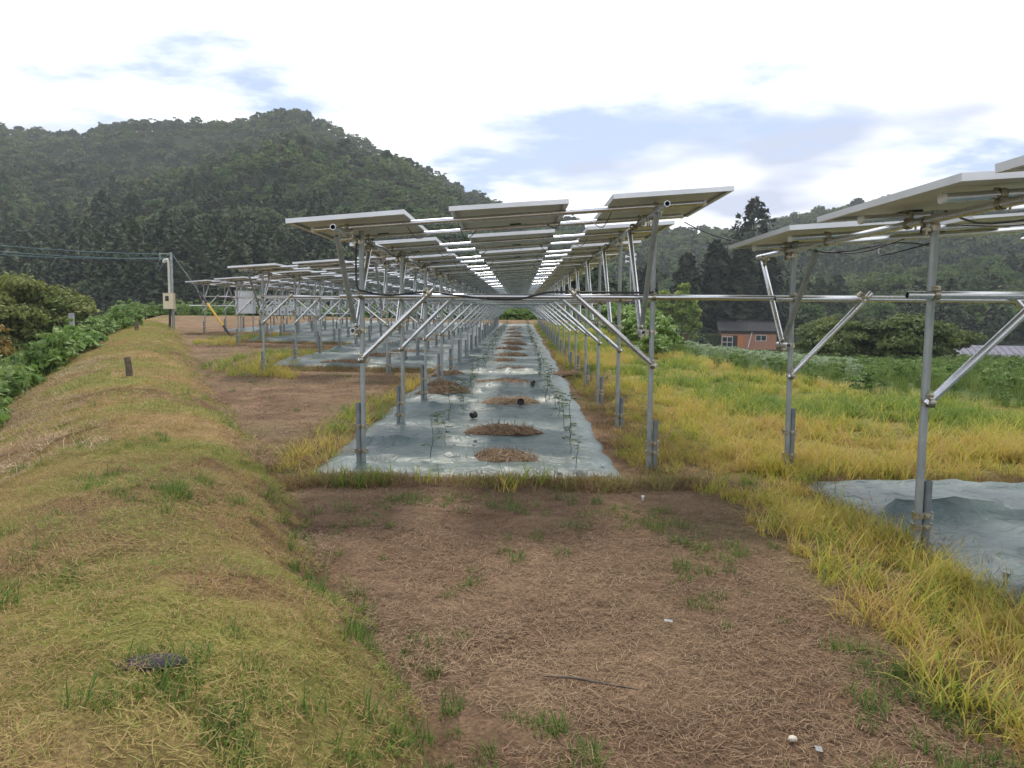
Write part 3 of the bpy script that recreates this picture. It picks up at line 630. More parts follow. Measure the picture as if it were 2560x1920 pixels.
def rack(label, xl, y0, rows, dz, near, seed, tie_r=.22, first_tie=None, front=True, last=False, po=.12):
    r = random.Random(seed); xr = xl + 2.70
    root = thing('solar_rack', label, 'solar panels', (xl, y0, 0), 0, 'solar panel racks')
    hb = lambda x: 2.16 + dz + SL * (x - xl)
    y_end = y0 + 2.4 * (rows - 1) + .9; TD = TIE + max(dz, -.02)
    lat = Vector((math.cos(math.atan(SL)), 0, math.sin(math.atan(SL)))); tz = math.atan(SL)
    for X_ in (xl, xr): pipe('beam', root, (X_, y0 - .88, hb(X_)), (X_, y_end, hb(X_)))
    for k in range(rows):
        Yk = y0 + 2.4 * k; nr = k < near; jit = r.uniform(-.012, .012)
        for side, X_ in ((-1, xl), (1, xr)):
            g = float(base(np.array([X_]), np.array([Yk]))[0]); ln = r.uniform(-.012, .012); px = X_ + .052
            pipe('post', root, (px - ln, Yk, g - .15), (px, Yk, hb(X_) + .06), 'post')
            ph = r.uniform(.42, .68) if side < 0 else r.uniform(.36, .5); sx = -1 if (side < 0) else 1; 
            if label.startswith('near right'): sx = 1
            pipe('pile', root, (px + sx * .053, Yk + .006, g - .2), (px + sx * .053, Yk + .006, g + ph), 'pile', .0243)
            if nr:
                for cz in (.16, ph - .22):
                    clamp(root, single_clamp, (px, Yk, g + max(cz, .12)), (0, 0, 0 if sx > 0 else math.pi)); clamp(root, single_clamp, (px + sx * .053, Yk + .006, g + max(cz, .12)), (0, 0, math.pi if sx > 0 else 0))
                clamp(root, cross_clamp, (px, Yk, TD + jit), (0, 0, 0)); clamp(root, single_clamp, (px, Yk, hb(X_) - .04), (0, 0, 1.2))
                clamp(root, cross_clamp, (X_, Yk + .02, hb(X_)), (R(90), 0, r.uniform(-.2, .2)))
            # lateral knee brace from the post up to the tie bar
            bx = X_ - side * .68; zb = 1.02 + dz + r.uniform(-.04, .04)
            pipe('knee_brace', root, (px - side * -.02, Yk - .055, zb), (bx - side * .05, Yk - .105, TD + .06))
            if nr:
                clamp(root, cross_clamp, (px, Yk - .01, zb + .01), (0, r.uniform(-.1, .1), 0)); clamp(root, cross_clamp, (bx, Yk - .1, TD + .02), (0, R(-side * 45), R(180)))
            # braces along the beam, meeting on a short stub pipe
            vx = X_ - .05 if side > 0 else X_ - .0; vz = 1.30 + dz
            if side < 0: vx = X_ - .012
            if last and k < rows - 1: continue
            pipe('stub_pipe', root, (vx, Yk - .14, vz), (vx, Yk + .14, vz))
            pipe('beam_brace', root, (vx - .0, Yk + .05, vz + .04), (vx + (.0 if side < 0 else -.03), Yk + .70, hb(X_) - .055))
            if (k == 0 and front) or (last and k == rows - 1): pipe('beam_brace', root, (vx, Yk - .05, vz + .08), (vx, Yk - .70, hb(X_) - .055), 'post')
            if nr:
                clamp(root, cross_clamp, (vx, Yk + .03, vz + .02), (R(90), 0, 0)); clamp(root, cross_clamp, (vx, Yk + .68, hb(X_) - .02), (R(55), 0, 0)); clamp(root, single_clamp, (px, Yk, vz), (0, 0, math.pi))
        ty = Yk - .0545
        e0, e1 = (first_tie if (k == 0 and first_tie) else (xl - .12, xr + tie_r + r.uniform(-.05, .05)))
        pipe('tie_bar', root, (e0, ty, TD + jit), (e1, ty, TD + jit))
        pk = po[k] if isinstance(po, tuple) else po
        for cy in (pk - .48, pk + .46):
            Yc = Yk + cy; a0 = Vector((xl - .30, Yc, hb(xl - .30) + .05)); a1 = Vector((xr + .42, Yc, hb(xr + .42) + .05))
            pipe('cross_pipe', root, a0, a1)
            for e in (a0, a1):
                if nr or k < 8: link('end_cap', cap_me, root, e - root.location, (0, R(90) - tz, 0))
            if nr:
                for X_ in (xl, xr): clamp(root, cross_clamp, (X_, Yc, hb(X_) + .052), (R(90), 0, R(90)))
        for j, xo in enumerate((xl - .43, xl + .925, xl + 2.275)):
            cx = xo + PW / 2; wob = r.uniform(-.006, .006)
            p = link('solar_panel', panel_me, root, Vector((cx, Yk + pk + r.uniform(-.02, .02), hb(cx) + .05 + PR + PT / 2 + .004)) - root.location, (wob, -tz + r.uniform(-.008, .008), r.uniform(-.004, .004)))
            link('backsheet', back_me, p)
            if k < 10: link('junction_box', jbox_me, p, (0.05, PL / 2 - .16, -.006))
    return root, hb
bb = MB(); bb.tube([(0, 0, -.012), (0, 0, .012)], PR + .004, 12); cap_me = bb.build('end_cap', M['white'])
rA, hA = rack('central rack of solar panels on steel pipes receding along the straw-dotted aisle', -1.52, 7.18, 20, 0, 5, 1, first_tie=(-1.66, 5.55))
rB, hB = rack('rack of solar panels left of the central one, its front set back', -5.65, 16.78, 16, .12, 2, 2)
rD, hD = rack('third rack of solar panels from the centre, behind dry yellow grass', -9.75, 26.4, 12, .24, 1, 3)
rE, hE = rack('farthest left rack of solar panels beside the guyed utility pole', -13.85, 33.6, 9, .38, 1, 4)
rC, hC = rack('near right rack of solar panels cut off by the right picture edge', 2.45, 2.33, 3, -.11, 3, 5, first_tie=(2.3, 5.5), front=False, last=True, po=(.18, -.24, -.42))
pipe('tie_bar', rE, (-14.4, 33.5, 1.6), (-9.7, 33.5, 1.6))
# cables on the racks
T0 = 7.18 - .0545
cable('cable', rA, [(-1.50, T0 - .03, 2.1), (-1.50, T0 - .03, 1.72), (-1.42, T0 - .03, 1.66), (-1.2, T0 - .02, 1.625), (-.86, T0 - .03, 1.66), (-.55, T0 - .03, 1.625), (-.3, T0 - .03, 1.60), (0, T0 - .03, 1.60), (.25, T0 - .03, 1.66), (.6, T0 - .02, 1.665), (1.2, T0 - .02, 1.665), (1.24, T0 - .03, 1.7)], .009)
cable('cable', rA, sag((1.62, 7.72, 2.37), (2.12, 7.3, 2.13), .03), .005)
rr = random.Random(8)
for k in range(5):
    Yk = 7.18 + 2.4 * k
    for X_, s_ in ((-1.0, 1), (-.55, 1), (.38, -1), (.8, -1)):
        z_ = hA(X_) + .03; cable('cable', rA, [(X_, Yk - .3, z_), (X_ + s_ * .05, Yk - .05, z_ - .07 - .05 * rr.random()), (X_ + s_ * .12, Yk + .2, z_ - .03), (X_ + s_ * .10, Yk + .5, z_ + .01)], .004)
    cable('cable', rA, [(-1.46, Yk, 2.16), (-1.47, Yk + .5, 2.12), (-1.46, Yk + 1.1, 2.15), (-1.47, Yk + 1.8, 2.11), (-1.46, Yk + 2.4, 2.16)], .007)
    for X_ in (-1.56, 1.14):
        for q in range(3): cable('cable_tie', rA, [(X_, Yk + .3 + q * .7, hA(X_) - .03), (X_ + .03, Yk + .3 + q * .7, hA(X_) - .06), (X_ + .05, Yk + .32 + q * .7, hA(X_) + .01)], .006, 'clamp')
for k in range(3):
    Yk = 2.33 + 2.4 * k
    cable('cable', rC, [(2.45, Yk - .2, hC(2.45) + .03), (2.9, Yk + .1, hC(2.9) - .04), (3.4, Yk - .1, hC(3.4) + .0), (3.9, Yk + .2, hC(3.9) - .05)], .006)
    cable('cable', rC, [(3.0, Yk + .6, hC(3) + .0), (3.2, Yk + .2, hC(3.2) - .05), (3.35, Yk - .3, hC(3.35) + .02)], .006)
    cable('cable', rC, [(3.6, Yk + .7, hC(3.6) + .02), (3.45, Yk + .3, hC(3.5) - .09), (3.7, Yk - .1, hC(3.7) - .02)], .006)

# ------------------------------------------------------------------ inverters and cabinet on the far racks
M['inv'] = mat_noise('inverter_white', (.55, .57, .57), (.64, .65, .65), 4, .5)
bb = MB(); bb.box((0, 0, 0), (.30, .16, .44)); bb.box((0, -.083, .02), (.27, .012, .38)); inv_me = bb.build('power_conditioner', M['inv'])
bb = MB(); bb.tube([(0, -.09, -.05), (0, -.095, -.05)], .045, 10); dial_me = bb.build('display', M['black'])
bb = MB(); bb.tube([(0, 0, -.2), (.01, 0, -.36), (.03, .05, -.42)], .02, 6); cond_me = bb.build('conduit', M['black'])
for i in range(8):
    o_ = link('power_conditioner', inv_me, None, (-10.05 + i * .27, 30.9, 1.40), None, .78); tag(o_, ORD[i] + ' white power conditioner box from the left in the lower hanging row', 'inverter', 'power conditioner boxes')
    link('display', dial_me, o_); link('conduit', cond_me, o_)
for i in range(2):
    o_ = link('power_conditioner', inv_me, None, (-9.75 + i * .6, 31.0, 1.85), None, .78); tag(o_, ('left' if i == 0 else 'right') + ' one of two white boxes hung above the power conditioner row', 'inverter', 'power conditioner boxes')
    link('display', dial_me, o_)
rk = thing('equipment_rail', 'steel pipe rail carrying the white power conditioner boxes', 'rail', (-8.2, 31.05, .3))
for z_ in (1.3, 1.9): pipe('rail', rk, (-10.2, 31.08, z_), (-6.4, 31.08, z_))
for x_ in (-10.1, -8.3, -6.5): pipe('post', rk, (x_, 31.11, .1), (x_, 31.11, 2.1), 'post')
bb = MB(); bb.box((0, 0, 0), (.85, .35, 1.05)); bb.box((0, -.18, 0), (.78, .014, .98)); bb.box((0, 0, .54), (.92, .42, .03)); cb = link('cabinet', bb.build('cabinet', M['inv']), None, (-10.55, 29.6, 1.72), None, .8)
tag(cb, 'large pale grey steel cabinet hung among the left rack posts', 'cabinet'); bb = MB(); bb.box((.3, -.19, 0), (.03, .03, .14)); link('handle', bb.build('handle', M['black']), cb)
bb = MB()
for sx in (-.3, .3): bb.tube([(sx, .1, -.5), (sx, .1, -1.6)], .03, 8)
link('stand', bb.build('stand', M['post']), cb)

# ------------------------------------------------------------------ utility pole with meter box, guy and overhead wires
px, py = -14.9, 33.0; pz = z1(px, py) - .12
pole = thing('utility_pole', 'short grey steel utility pole with a cream meter box at the bank end', 'pole', (px, py, pz))
bb = MB(); bb.tube([(0, 0, -.3), (0, 0, 3.5)], [.058, .05], 12); link('shaft', bb.build('shaft', M['post']), pole)
bb = MB(); bb.tube([(-.11, -.02, 1.7), (-.11, -.02, 3.0), (-.12, -.03, 3.1)], .055, 10); bb.tube([(-.12, -.03, 3.08), (-.16, -.05, 3.18), (-.26, -.06, 3.16), (-.30, -.06, 3.06)], [.06, .085, .085, .07], 10); link('riser_pipe', bb.build('riser_pipe', mat_noise('ivory_pvc', (.52, .50, .45), (.6, .58, .53), 5, .45)), pole)
M['cream'] = mat_noise('cream_box', (.62, .53, .36), (.68, .58, .40), 3, .5)
bb = MB(); bb.box((-.08, -.16, 1.42), (.44, .20, .66)); bb.box((-.08, -.268, 1.42), (.40, .014, .62)); bb.box((-.08, -.16, 1.76), (.47, .24, .02)); mbx = link('meter_box', bb.build('meter_box', M['cream']), pole)
bb = MB(); bb.box((-.12, -.279, 1.54), (.15, .008, .22)); link('window', bb.build('window', M['black']), mbx)
bb = MB(); bb.tube([(-.08, -.12, 1.1), (-.10, -.11, .6), (-.15, -.1, -.1)], .05, 8); link('flexible_conduit', bb.build('flexible_conduit', M['black']), pole)
bb = MB(); bb.box((-.25, 0, 3.44), (.5, .04, .04)); bb.box((-.25, 0, 3.24), (.42, .04, .04)); bb.tube([(-.48, 0, 3.18), (-.48, 0, 3.5)], .02, 6); link('wire_bracket', bb.build('wire_bracket', M['post']), pole)
M['cab'] = mat_noise('green_grey_cable', (.08, .14, .15), (.13, .19, .19), 4, .5)
for i, (z_, s_) in enumerate(((3.42, .55), (3.26, .75), (3.21, .6))):
    bb = MB(); P_ = sag((px - .46, py, pz + z_), (-46, 40, pz + z_ + 4.4), s_ * 1.6, 16); bb.tube(P_, .02, 6)
    tag(link('overhead_wire', bb.build('overhead_wire', M['cab'])), ['upper', 'middle', 'lower'][i] + ' overhead wire running left from the short utility pole', 'wire', 'overhead wires')
bb = MB(); bb.tube([(px - .1, py - .05, pz + 3.38), (px - .45, py - .1, pz + 3.15), (px - .62, py - .1, pz + 2.85), (px - .5, py - .1, pz + 2.7), (px - .3, py - .08, pz + 3.05)], .022, 6)
tag(link('service_cable', bb.build('service_cable', M['cab'])), 'looped dark service cable hanging beside the pole top', 'cable')
gw = thing('guy_wire', 'guy wire from the pole with a yellow and black striped guard', 'guy wire', (-11.85, 31.6, z1(-11.85, 31.6)))
g0 = Vector((0, 0, -.1)); g1 = Vector((px + .05, py, pz + 3.42)) - gw.location
bb = MB(); bb.tube([g0, g1], .008, 6); link('cable', bb.build('cable', M['post']), gw)
M['yel'] = mat_noise('guard_yellow', (.62, .36, .03), (.70, .42, .05), 5, .45)
for i in range(4):
    a0 = .02 + .13 * i; bb = MB(); bb.tube([g0.lerp(g1, a0), g0.lerp(g1, a0 + .13)], .045, 10); link('guard_band', bb.build('guard_band', M['yel'] if i == 1 or i == 2 else M['black']), gw)

# ------------------------------------------------------------------ stakes on the bank, grey post below
M['wood'] = mat_noise('weathered_wood', (.075, .055, .042), (.15, .115, .085), 20, .9, bumpd=.01)
for x_, y_, h_, w_, lab in [(-6.2, 12.1, .30, .052, 'short weathered wooden stake standing on the grassy bank, nearer one'), (-13.9, 27.8, .34, .075, 'short dark wooden stake far along the grassy bank')]:
    bb = MB(); bb.tube([(0, 0, -.2), (.005, 0, h_ * .5), (-.008, 0, h_)], [w_, w_ * .98, w_ * .93], 10, sm=True); bb.tube([(-.008, 0, h_), (-.008, 0, h_ + .006)], [w_ * .93, w_ * .6], 10)
    tag(link('wooden_stake', bb.build('wooden_stake', M['wood']), None, (x_, y_, z1(x_, y_)), (0, -.06, 0)), lab, 'stake', 'stakes on the bank')
x_, y_ = -13.75, 23.5; bb = MB(); bb.box((0, 0, .35), (.12, .12, 1.9)); bb.box((0, 0, 1.31), (.10, .10, .02))
tag(link('concrete_post', bb.build('concrete_post', mat_noise('concrete', (.26, .26, .27), (.36, .36, .37), 9, .9)), None, (x_, y_, z1(x_, y_))), 'grey concrete post standing in the vines below the bank', 'post')

# ------------------------------------------------------------------ shed, hedge, poles, loudspeakers, far roof
hx, hy = 38.6, 130.0; hz = -4.55
M['plank'] = mat_noise('terracotta_siding', (.36, .175, .105), (.46, .235, .15), 3, .85)
M['orange'] = mat_noise('orange_door', (.52, .17, .05), (.58, .21, .07), 3, .7)
M['tile'] = mat_noise('dark_tile', (.028, .029, .031), (.058, .058, .060), 6, .9, spec=.15)
M['timber'] = mat_noise('brown_timber', (.07, .045, .035), (.12, .08, .06), 6, .85)
M['win'] = mat_noise('dark_window', (.02, .025, .025), (.04, .05, .05), 3, .1)
sh = thing('shed', 'small terracotta-walled shed with dark tiled gable roof below the cedars', 'building', (hx, hy, hz), R(-9))
W, D, HW = 9.0, 5.0, 2.75
def sub(name, mat, fn, parent=sh):
    b_ = MB(); fn(b_); return link(name, b_.build(name, M[mat]), parent)
def walls(b_):
    b_.box((0, D / 2, HW / 2 - .3), (W, D, HW + .6)); zt = HW
    for sx in (-1, 1):
        b_.add([(sx * W / 2, 0, zt), (sx * W / 2, D, zt), (sx * W / 2, D * .5, zt + 1.25)], [(0, 1, 2)] if sx > 0 else [(0, 2, 1)])
sub('wall', 'plank', walls)
for i in range(30):          # vertical siding battens on the front wall
    x_ = -W / 2 + .15 + i * .3
    if -4.4 < x_ < -2.3 or (1.2 < x_ < 3.0): continue
    sub('batten', 'plank', lambda b_: b_.box((x_, -.012, HW / 2 - .1), (.05, .02, HW - .2)))
rf = None
def roof(b_):
    for s_, y0_, y1_ in ((1, -.55, D / 2), (-1, D + .55, D / 2)):
        z0_, z1_ = HW - .12, HW + 1.32
        vs = [(-W / 2 - .6, y0_, z0_), (W / 2 + .6, y0_, z0_), (W / 2 + .6, y1_, z1_), (-W / 2 - .6, y1_, z1_)]
        vs += [(a_, b2, c_ + .12) for a_, b2, c_ in vs]
        b_.add(vs, [(3, 2, 1, 0), (4, 5, 6, 7), (0, 1, 5, 4), (1, 2, 6, 5), (2, 3, 7, 6), (3, 0, 4, 7)])
rf = sub('roof', 'tile', roof)
sub('ridge', 'tile', lambda b_: b_.tube([(-W / 2 - .65, D / 2, HW + 1.45), (W / 2 + .65, D / 2, HW + 1.45)], .12, 8), rf)
for i in range(24):
    x_ = -W / 2 - .5 + i * (W + 1) / 23
    sub('tile_rib', 'tile', lambda b_: b_.tube([(x_, -.5, HW + .02), (x_, D / 2 - .05, HW + 1.45)], .05, 6), rf)
sub('eave_band', 'timber', lambda b_: b_.box((0, -.03, HW - .3), (W, .05, .5)))
gd = sub('glazed_door', 'white', lambda b_: [b_.box((x_, -.05, .85), (.07, .06, 1.75)) for x_ in (-4.35, -3.5, -2.65)] + [b_.box((-3.5, -.05, z_), (1.75, .055, .07)) for z_ in (0.0, .8, 1.7)])
for x_ in (-3.93, -3.07):
    for z_ in (.4, 1.25): sub('pane', 'win', lambda b_: b_.box((x_, -.035, z_), (.74, .02, .7)), gd)
sub('doorway', 'win', lambda b_: b_.box((-2.2, -.02, .95), (.75, .03, 1.95)))
sub('door', 'orange', lambda b_: b_.box((-1.35, -.03, .95), (.95, .05, 1.95)))
wn = sub('window', 'white', lambda b_: [b_.box((x_, -.05, 1.55), (.07, .06, .95)) for x_ in (1.15, 2.0, 2.85)] + [b_.box((2.0, -.05, z_), (1.77, .055, .07)) for z_ in (1.08, 2.02)])
for x_ in (1.57, 2.43): sub('pane', 'win', lambda b_: b_.box((x_, -.03, 1.55), (.74, .02, .84)), wn)
sub('gable_window', 'win', lambda b_: b_.box((-W / 2 - .02, 1.3, 1.6), (.04, .6, .8)))
ln_ = sub('lean_to', 'timber', lambda b_: b_.box((W / 2 + .9, 1.2, 1.9), (2.0, 2.6, .1), 0, Matrix.Rotation(R(28), 3, 'Y')))
sub('lean_to_post', 'timber', lambda b_: b_.box((W / 2 + 1.6, .1, .7), (.1, .1, 1.9)), ln_)
tag(sub('leaning_pole', 'white', lambda b_: b_.tube([(0, 0, 0), (.75, .5, 2.6)], .06, 6), None), 'pale pole leaning against the front wall of the shed', 'pole').location = (hx - .3, hy - .75, hz - .05)
hd = thing('hedge', 'trimmed dark green box hedge left of the shed', 'hedge', (29.9, 127, -4.5))
r_ = rng(71); n = 5200; e = r_.random((n, 3)); ax = r_.integers(0, 3, n); sgn = r_.integers(0, 2, n)
for k in range(3): e[ax == k, k] = sgn[ax == k]
cpt = (e - np.array([.5, .5, 0])) * np.array([5.8, 2.0, 2.1]); cpt += r_.normal(size=cpt.shape) * .07; nn = r_.normal(size=cpt.shape) * .6; nn[np.arange(n), ax] += np.where(sgn == 1, 1.2, -1.2)
link('foliage', proto('hedge_foliage', leaves(cpt, nn, .22, 72, 1.4), M['lf_hedge']), hd)
bb = MB(); bb.box((0, 0, 1.0), (5.6, 1.8, 2.0)); link('branches', bb.build('hedge_branches', M['timber']), hd)
x_, y_ = 21.6, 104.0; up_ = thing('utility_pole', 'slim grey concrete utility pole between the bamboo and the shed', 'pole', (x_, y_, z1(x_, y_)))
bb = MB(); bb.tube([(0, 0, -.3), (0, 0, 6.6)], [.15, .10], 10); link('shaft', bb.build('shaft', M['post']), up_)
bb = MB(); bb.box((0, 0, 6.4), (1.4, .08, .08)); bb.box((0, 0, 6.1), (.9, .08, .08)); link('crossarm', bb.build('crossarm', M['post']), up_)
for sx in (-.6, -.3, .3, .6): bb = MB(); bb.tube([(sx, 0, 6.44), (sx, 0, 6.62)], .045, 6); link('insulator', bb.build('insulator', M['white']), up_)
x_, y_ = 11.35, 80.0; sp_ = thing('loudspeaker_pole', 'tall steel pole carrying four white horn loudspeakers behind the panels', 'loudspeaker', (x_, y_, z1(x_, y_)))
gz = z1(x_, y_); bb = MB(); bb.tube([(0, 0, -.3), (0, 0, 7.5 - gz)], [.13, .09], 10); link('shaft', bb.build('shaft', M['post']), sp_)
for dz_, az in ((7.2, .2), (7.0, 2.6), (6.5, 3.4), (6.75, -.6)):
    bb = MB(); d_ = Vector((math.cos(az), -.35, 0)).normalized(); c_ = Vector((0, 0, dz_ - gz)) + d_ * .15; bb.tube([c_, c_ + d_ * .2, c_ + d_ * .32, c_ + d_ * .40], [.06, .065, .12, .18], 12); link('horn', bb.build('horn', M['white']), sp_)
bb = MB(); bb.box((-.55, 0, 4.3 - gz), (1.1, .05, .05)); bb.tube([(-.55, 0, 3.3 - gz), (-.55, 0, 5.4 - gz)], .03, 6); link('antenna', bb.build('antenna', M['post']), sp_)
x_, y_ = 26.0, 124.0; lt = thing('stone_lantern', 'small stone lantern left of the trimmed hedge', 'lantern', (x_, y_, z1(x_, y_)))
M['stone'] = mat_noise('grey_stone', (.20, .20, .20), (.32, .32, .31), 5, .9)
bb = MB(); bb.box((0, 0, .2), (1.2, 1.2, .5)); link('base', bb.build('base', M['stone']), lt)
bb = MB(); bb.tube([(0, 0, .4), (0, 0, 1.5)], .2, 8); bb.box((0, 0, 1.75), (.6, .6, .5)); link('pillar', bb.build('pillar', M['stone']), lt)
bb = MB(); bb.tube([(0, 0, 2.0), (0, 0, 2.12), (0, 0, 2.45)], [.75, .7, .12], 6, sm=False); bb.tube([(0, 0, 2.4), (0, 0, 2.7)], [.1, .06], 6); link('cap', bb.build('cap', M['stone']), lt)
x_, y_ = 54.5, 86.0; fr = thing('low_building', 'low building with a blue-grey metal roof at the right edge', 'building', (x_, y_, -4.2), R(-14))
M['bluroof'] = mat_noise('blue_grey_roof', (.085, .09, .13), (.15, .14, .18), 2, .55)
bb = MB(); bb.add([(-5, 0, .45), (5, 0, .45), (5, 4.5, 1.75), (-5, 4.5, 1.75), (-5, 0, .55), (5, 0, .55), (5, 4.5, 1.85), (-5, 4.5, 1.85)], [(3, 2, 1, 0), (4, 5, 6, 7), (0, 1, 5, 4), (1, 2, 6, 5), (2, 3, 7, 6), (3, 0, 4, 7)]); rf2 = link('roof', bb.build('roof', M['bluroof']), fr)
for i in range(14): bb = MB(); bb.box((-4.8 + i * .74, 0, 0), (.05, 4.6, .05), 0, Matrix.Rotation(math.atan(1.3 / 4.5), 3, 'X')); link('roof_rib', bb.build('roof_rib', M['bluroof']), rf2, (0, 2.25, 1.23))
bb = MB(); bb.box((0, 2.3, .0), (9.6, 4.2, .9)); link('wall', bb.build('wall', M['timber']), fr)
sw = thing('stone_wall', 'low grey stone retaining wall behind the blue-grey roof', 'wall', (66, 98, -5.2), R(-8))
r_ = random.Random(4)
for row in range(4):
    for i in range(22):
        bb = MB(); bb.box((-8.2 + i * .78 + (row % 2) * .39, r_.uniform(-.05, .05), .3 + row * .5), (.74, .5, .46)); link('stone', bb.build('stone', M['stone']), sw)
bb = MB(); bb.box((0, .25, .9), (17, .3, 2.2)); link('backing', bb.build('backing', M['stone']), sw)

# ------------------------------------------------------------------ straw heaps on the sheets
def heap_mesh(seed):
    r = rng(seed); V = []; 
    na, nr_ = 26, 9; ang = np.linspace(0, 2 * np.pi, na, endpoint=False)
    prof = np.array([1, .97, .88, .74, .58, .42, .27, .13, 0.0])
    rad = 1 + .55 * (fbm(np.cos(ang) * 2.2 + seed, np.sin(ang) * 2.2, 3) - .5) * 1.8
    for k in range(nr_):
        f = k / (nr_ - 1); rr_ = (1 - f) * rad
        V.append(np.stack([np.cos(ang) * rr_ * .52, np.sin(ang) * rr_ * .30, .07 * np.sin(np.minimum(f * 1.5, 1) * np.pi / 2) * (.5 + 1.0 * fbm(np.cos(ang) * rr_ * 3 + seed, np.sin(ang) * rr_ * 3, 2)) + .0 * f], 1))
    V = np.concatenate(V); i = np.arange((nr_ - 1) * na); j = (i // na) * na + (i + 1) % na
    F = np.stack([i, j, j + na, i + na], 1)
    v2, f2, t2 = lay(1500, 1.08, seed + 1, .10, .42, .017, .10, .1, 1)
    bx = v2[:, 0]; by = v2[:, 1]; q0 = np.sqrt(bx ** 2 + by ** 2); an = np.arctan2(by, bx); kk = np.minimum(1, (1.02 * (1 + 1.0 * (fbm(np.cos(an) * 2.2 + seed, np.sin(an) * 2.2, 3) - .5))) / np.maximum(q0, 1e-3)) ; bx = bx * kk; by = by * kk; q = np.sqrt(bx ** 2 + by ** 2)
    hh = .074 * np.sin(np.clip((1 - q) * 1.5, 0, 1) * np.pi / 2) * (.55 + .9 * fbm(bx * 3 + seed, by * 3, 2))
    v2 = np.stack([bx * .54, by * .32, v2[:, 2] * .3 + hh + .008], 1)
    return proto('straw_heap', cat((V, F, np.full(len(V), .08)), (v2, f2, t2)), M['g_litter'])
heaps = [heap_mesh(81 + i) for i in range(4)]
def stamp(me, name, x, y, rz, s, lab, c_, g_, lift=.05):
    return tag(link(name, me, None, (x, y, float(base(np.array([x]), np.array([y]))[0]) + lift), (0, 0, rz), s), lab, c_, g_)
hp = [(-.12, 7.38, .66), (-.20, 8.9, .9), (-.13, 11.7, .88), (-.36, 14.6, 1.12), (-.14, 17.0, .9), (-.40, 19.9, .7), (-.25, 22.3, 1.0), (-.36, 25.0, .85), (-.2, 28.2, .95), (-.33, 31.3, .8), (-.22, 34.6, .95), (-.3, 38.5, .85), (-.2, 43, .95), (-.33, 48, .9)]
rr = random.Random(3)
for i, (x_, y_, s_) in enumerate(hp):
    stamp(heaps[i % 4], 'straw_heap', x_, y_, rr.uniform(-.3, .3), (s_ * rr.uniform(.9, 1.1), s_ * rr.uniform(.75, 1.2), rr.uniform(.65, 1.25)), ORD[i] + ' heap of dead straw from the front along the central aisle', 'straw', 'straw heaps along the central aisle')
for i, (x_, y_, s_) in enumerate([(-1.25, 12.9, .9), (-1.5, 16.0, .7), (-4.3, 18.6, 1.1), (-3.7, 20.9, 1.3), (-3.3, 23.0, 1.2), (-4.5, 25.5, 1.4), (-3.8, 29.5, 1.5), (-3.6, 34, 1.4), (-1.4, 13.9, .6), (1.05, 16.6, .75)]):
    stamp(heaps[(i + 1) % 4], 'straw_heap', x_, y_, rr.uniform(-.5, .5), (s_, s_, rr.uniform(.8, 1.3)), ['straw heap against a post of the left line, nearer one', 'small straw heap against the left post line, farther', 'straw heap at the front of the second rack', 'second straw heap from the front under the second rack', 'third straw heap from the front under the second rack', 'fourth straw heap from the front under the second rack', 'fifth straw heap from the front under the second rack', 'sixth straw heap from the front under the second rack', 'tiny straw heap just behind the nearer left-line heap', 'thin straw heap by the right edge of the aisle sheet'][i], 'straw', 'other straw heaps on the sheets')

# ------------------------------------------------------------------ seedlings in two planting lines
def seedling_mesh(seed):
    r = rng(seed); b_ = MB(); h = .36 + .16 * r.random(); pts = [(0.02 * np.sin(k + seed), .02 * np.cos(2 * k + seed), h * k / 5 - .03 * (k == 0)) for k in range(6)]
    b_.tube(pts, [.005, .0045, .004, .0035, .003, .002], 5); c = []; nn = []
    for f in (.3, .45, .55, .66, .75, .85, .92, .97, 1.0):
        if r.random() < .15: continue
        az = r.random() * 6.283; L = .13 * (.6 + .6 * r.random()); z0 = h * f
        b_.tube([(0, 0, z0), (np.cos(az) * L * .5, np.sin(az) * L * .5, z0 + .04), (np.cos(az) * L, np.sin(az) * L, z0 + .03)], .0016, 4)
        for q in (.35, .55, .75, .95):
            for sd_ in (-1, 1):
                c.append((np.cos(az) * L * q - np.sin(az) * sd_ * .022, np.sin(az) * L * q + np.cos(az) * sd_ * .022, z0 + .04 - .02 * q)); nn.append((r.normal() * .3, r.normal() * .3, 1))
    return b_.build('stem', M['lf_seed']), proto('leaves', leaves(np.array(c), np.array(nn), .032, seed, 1.7), M['lf_seed'])
seeds = [seedling_mesh(91 + i) for i in range(5)]
for side, X_, lab in ((-1, -.86, 'left'), (1, .50, 'right')):
    y_ = 6.95 if side > 0 else 7.25
    for i in range(42):
        x_ = X_ + rr.uniform(-.09, .09); o_ = thing('seedling', ORD[i] + ' young seedling from the front in the ' + lab + ' planting line', 'plant', (x_, y_, float(base(np.array([x_]), np.array([y_]))[0]) + .05), rr.random() * 6, 'seedlings in the ' + lab + ' planting line')
        s_ = rr.uniform(.55, 1.0); o_.scale = (s_, s_, s_); a_, b2 = seeds[rr.randrange(5)]; link('stem', a_, o_); link('leaves', b2, o_)
        y_ += rr.uniform(.55, 1.0) * (1 + i * .022)
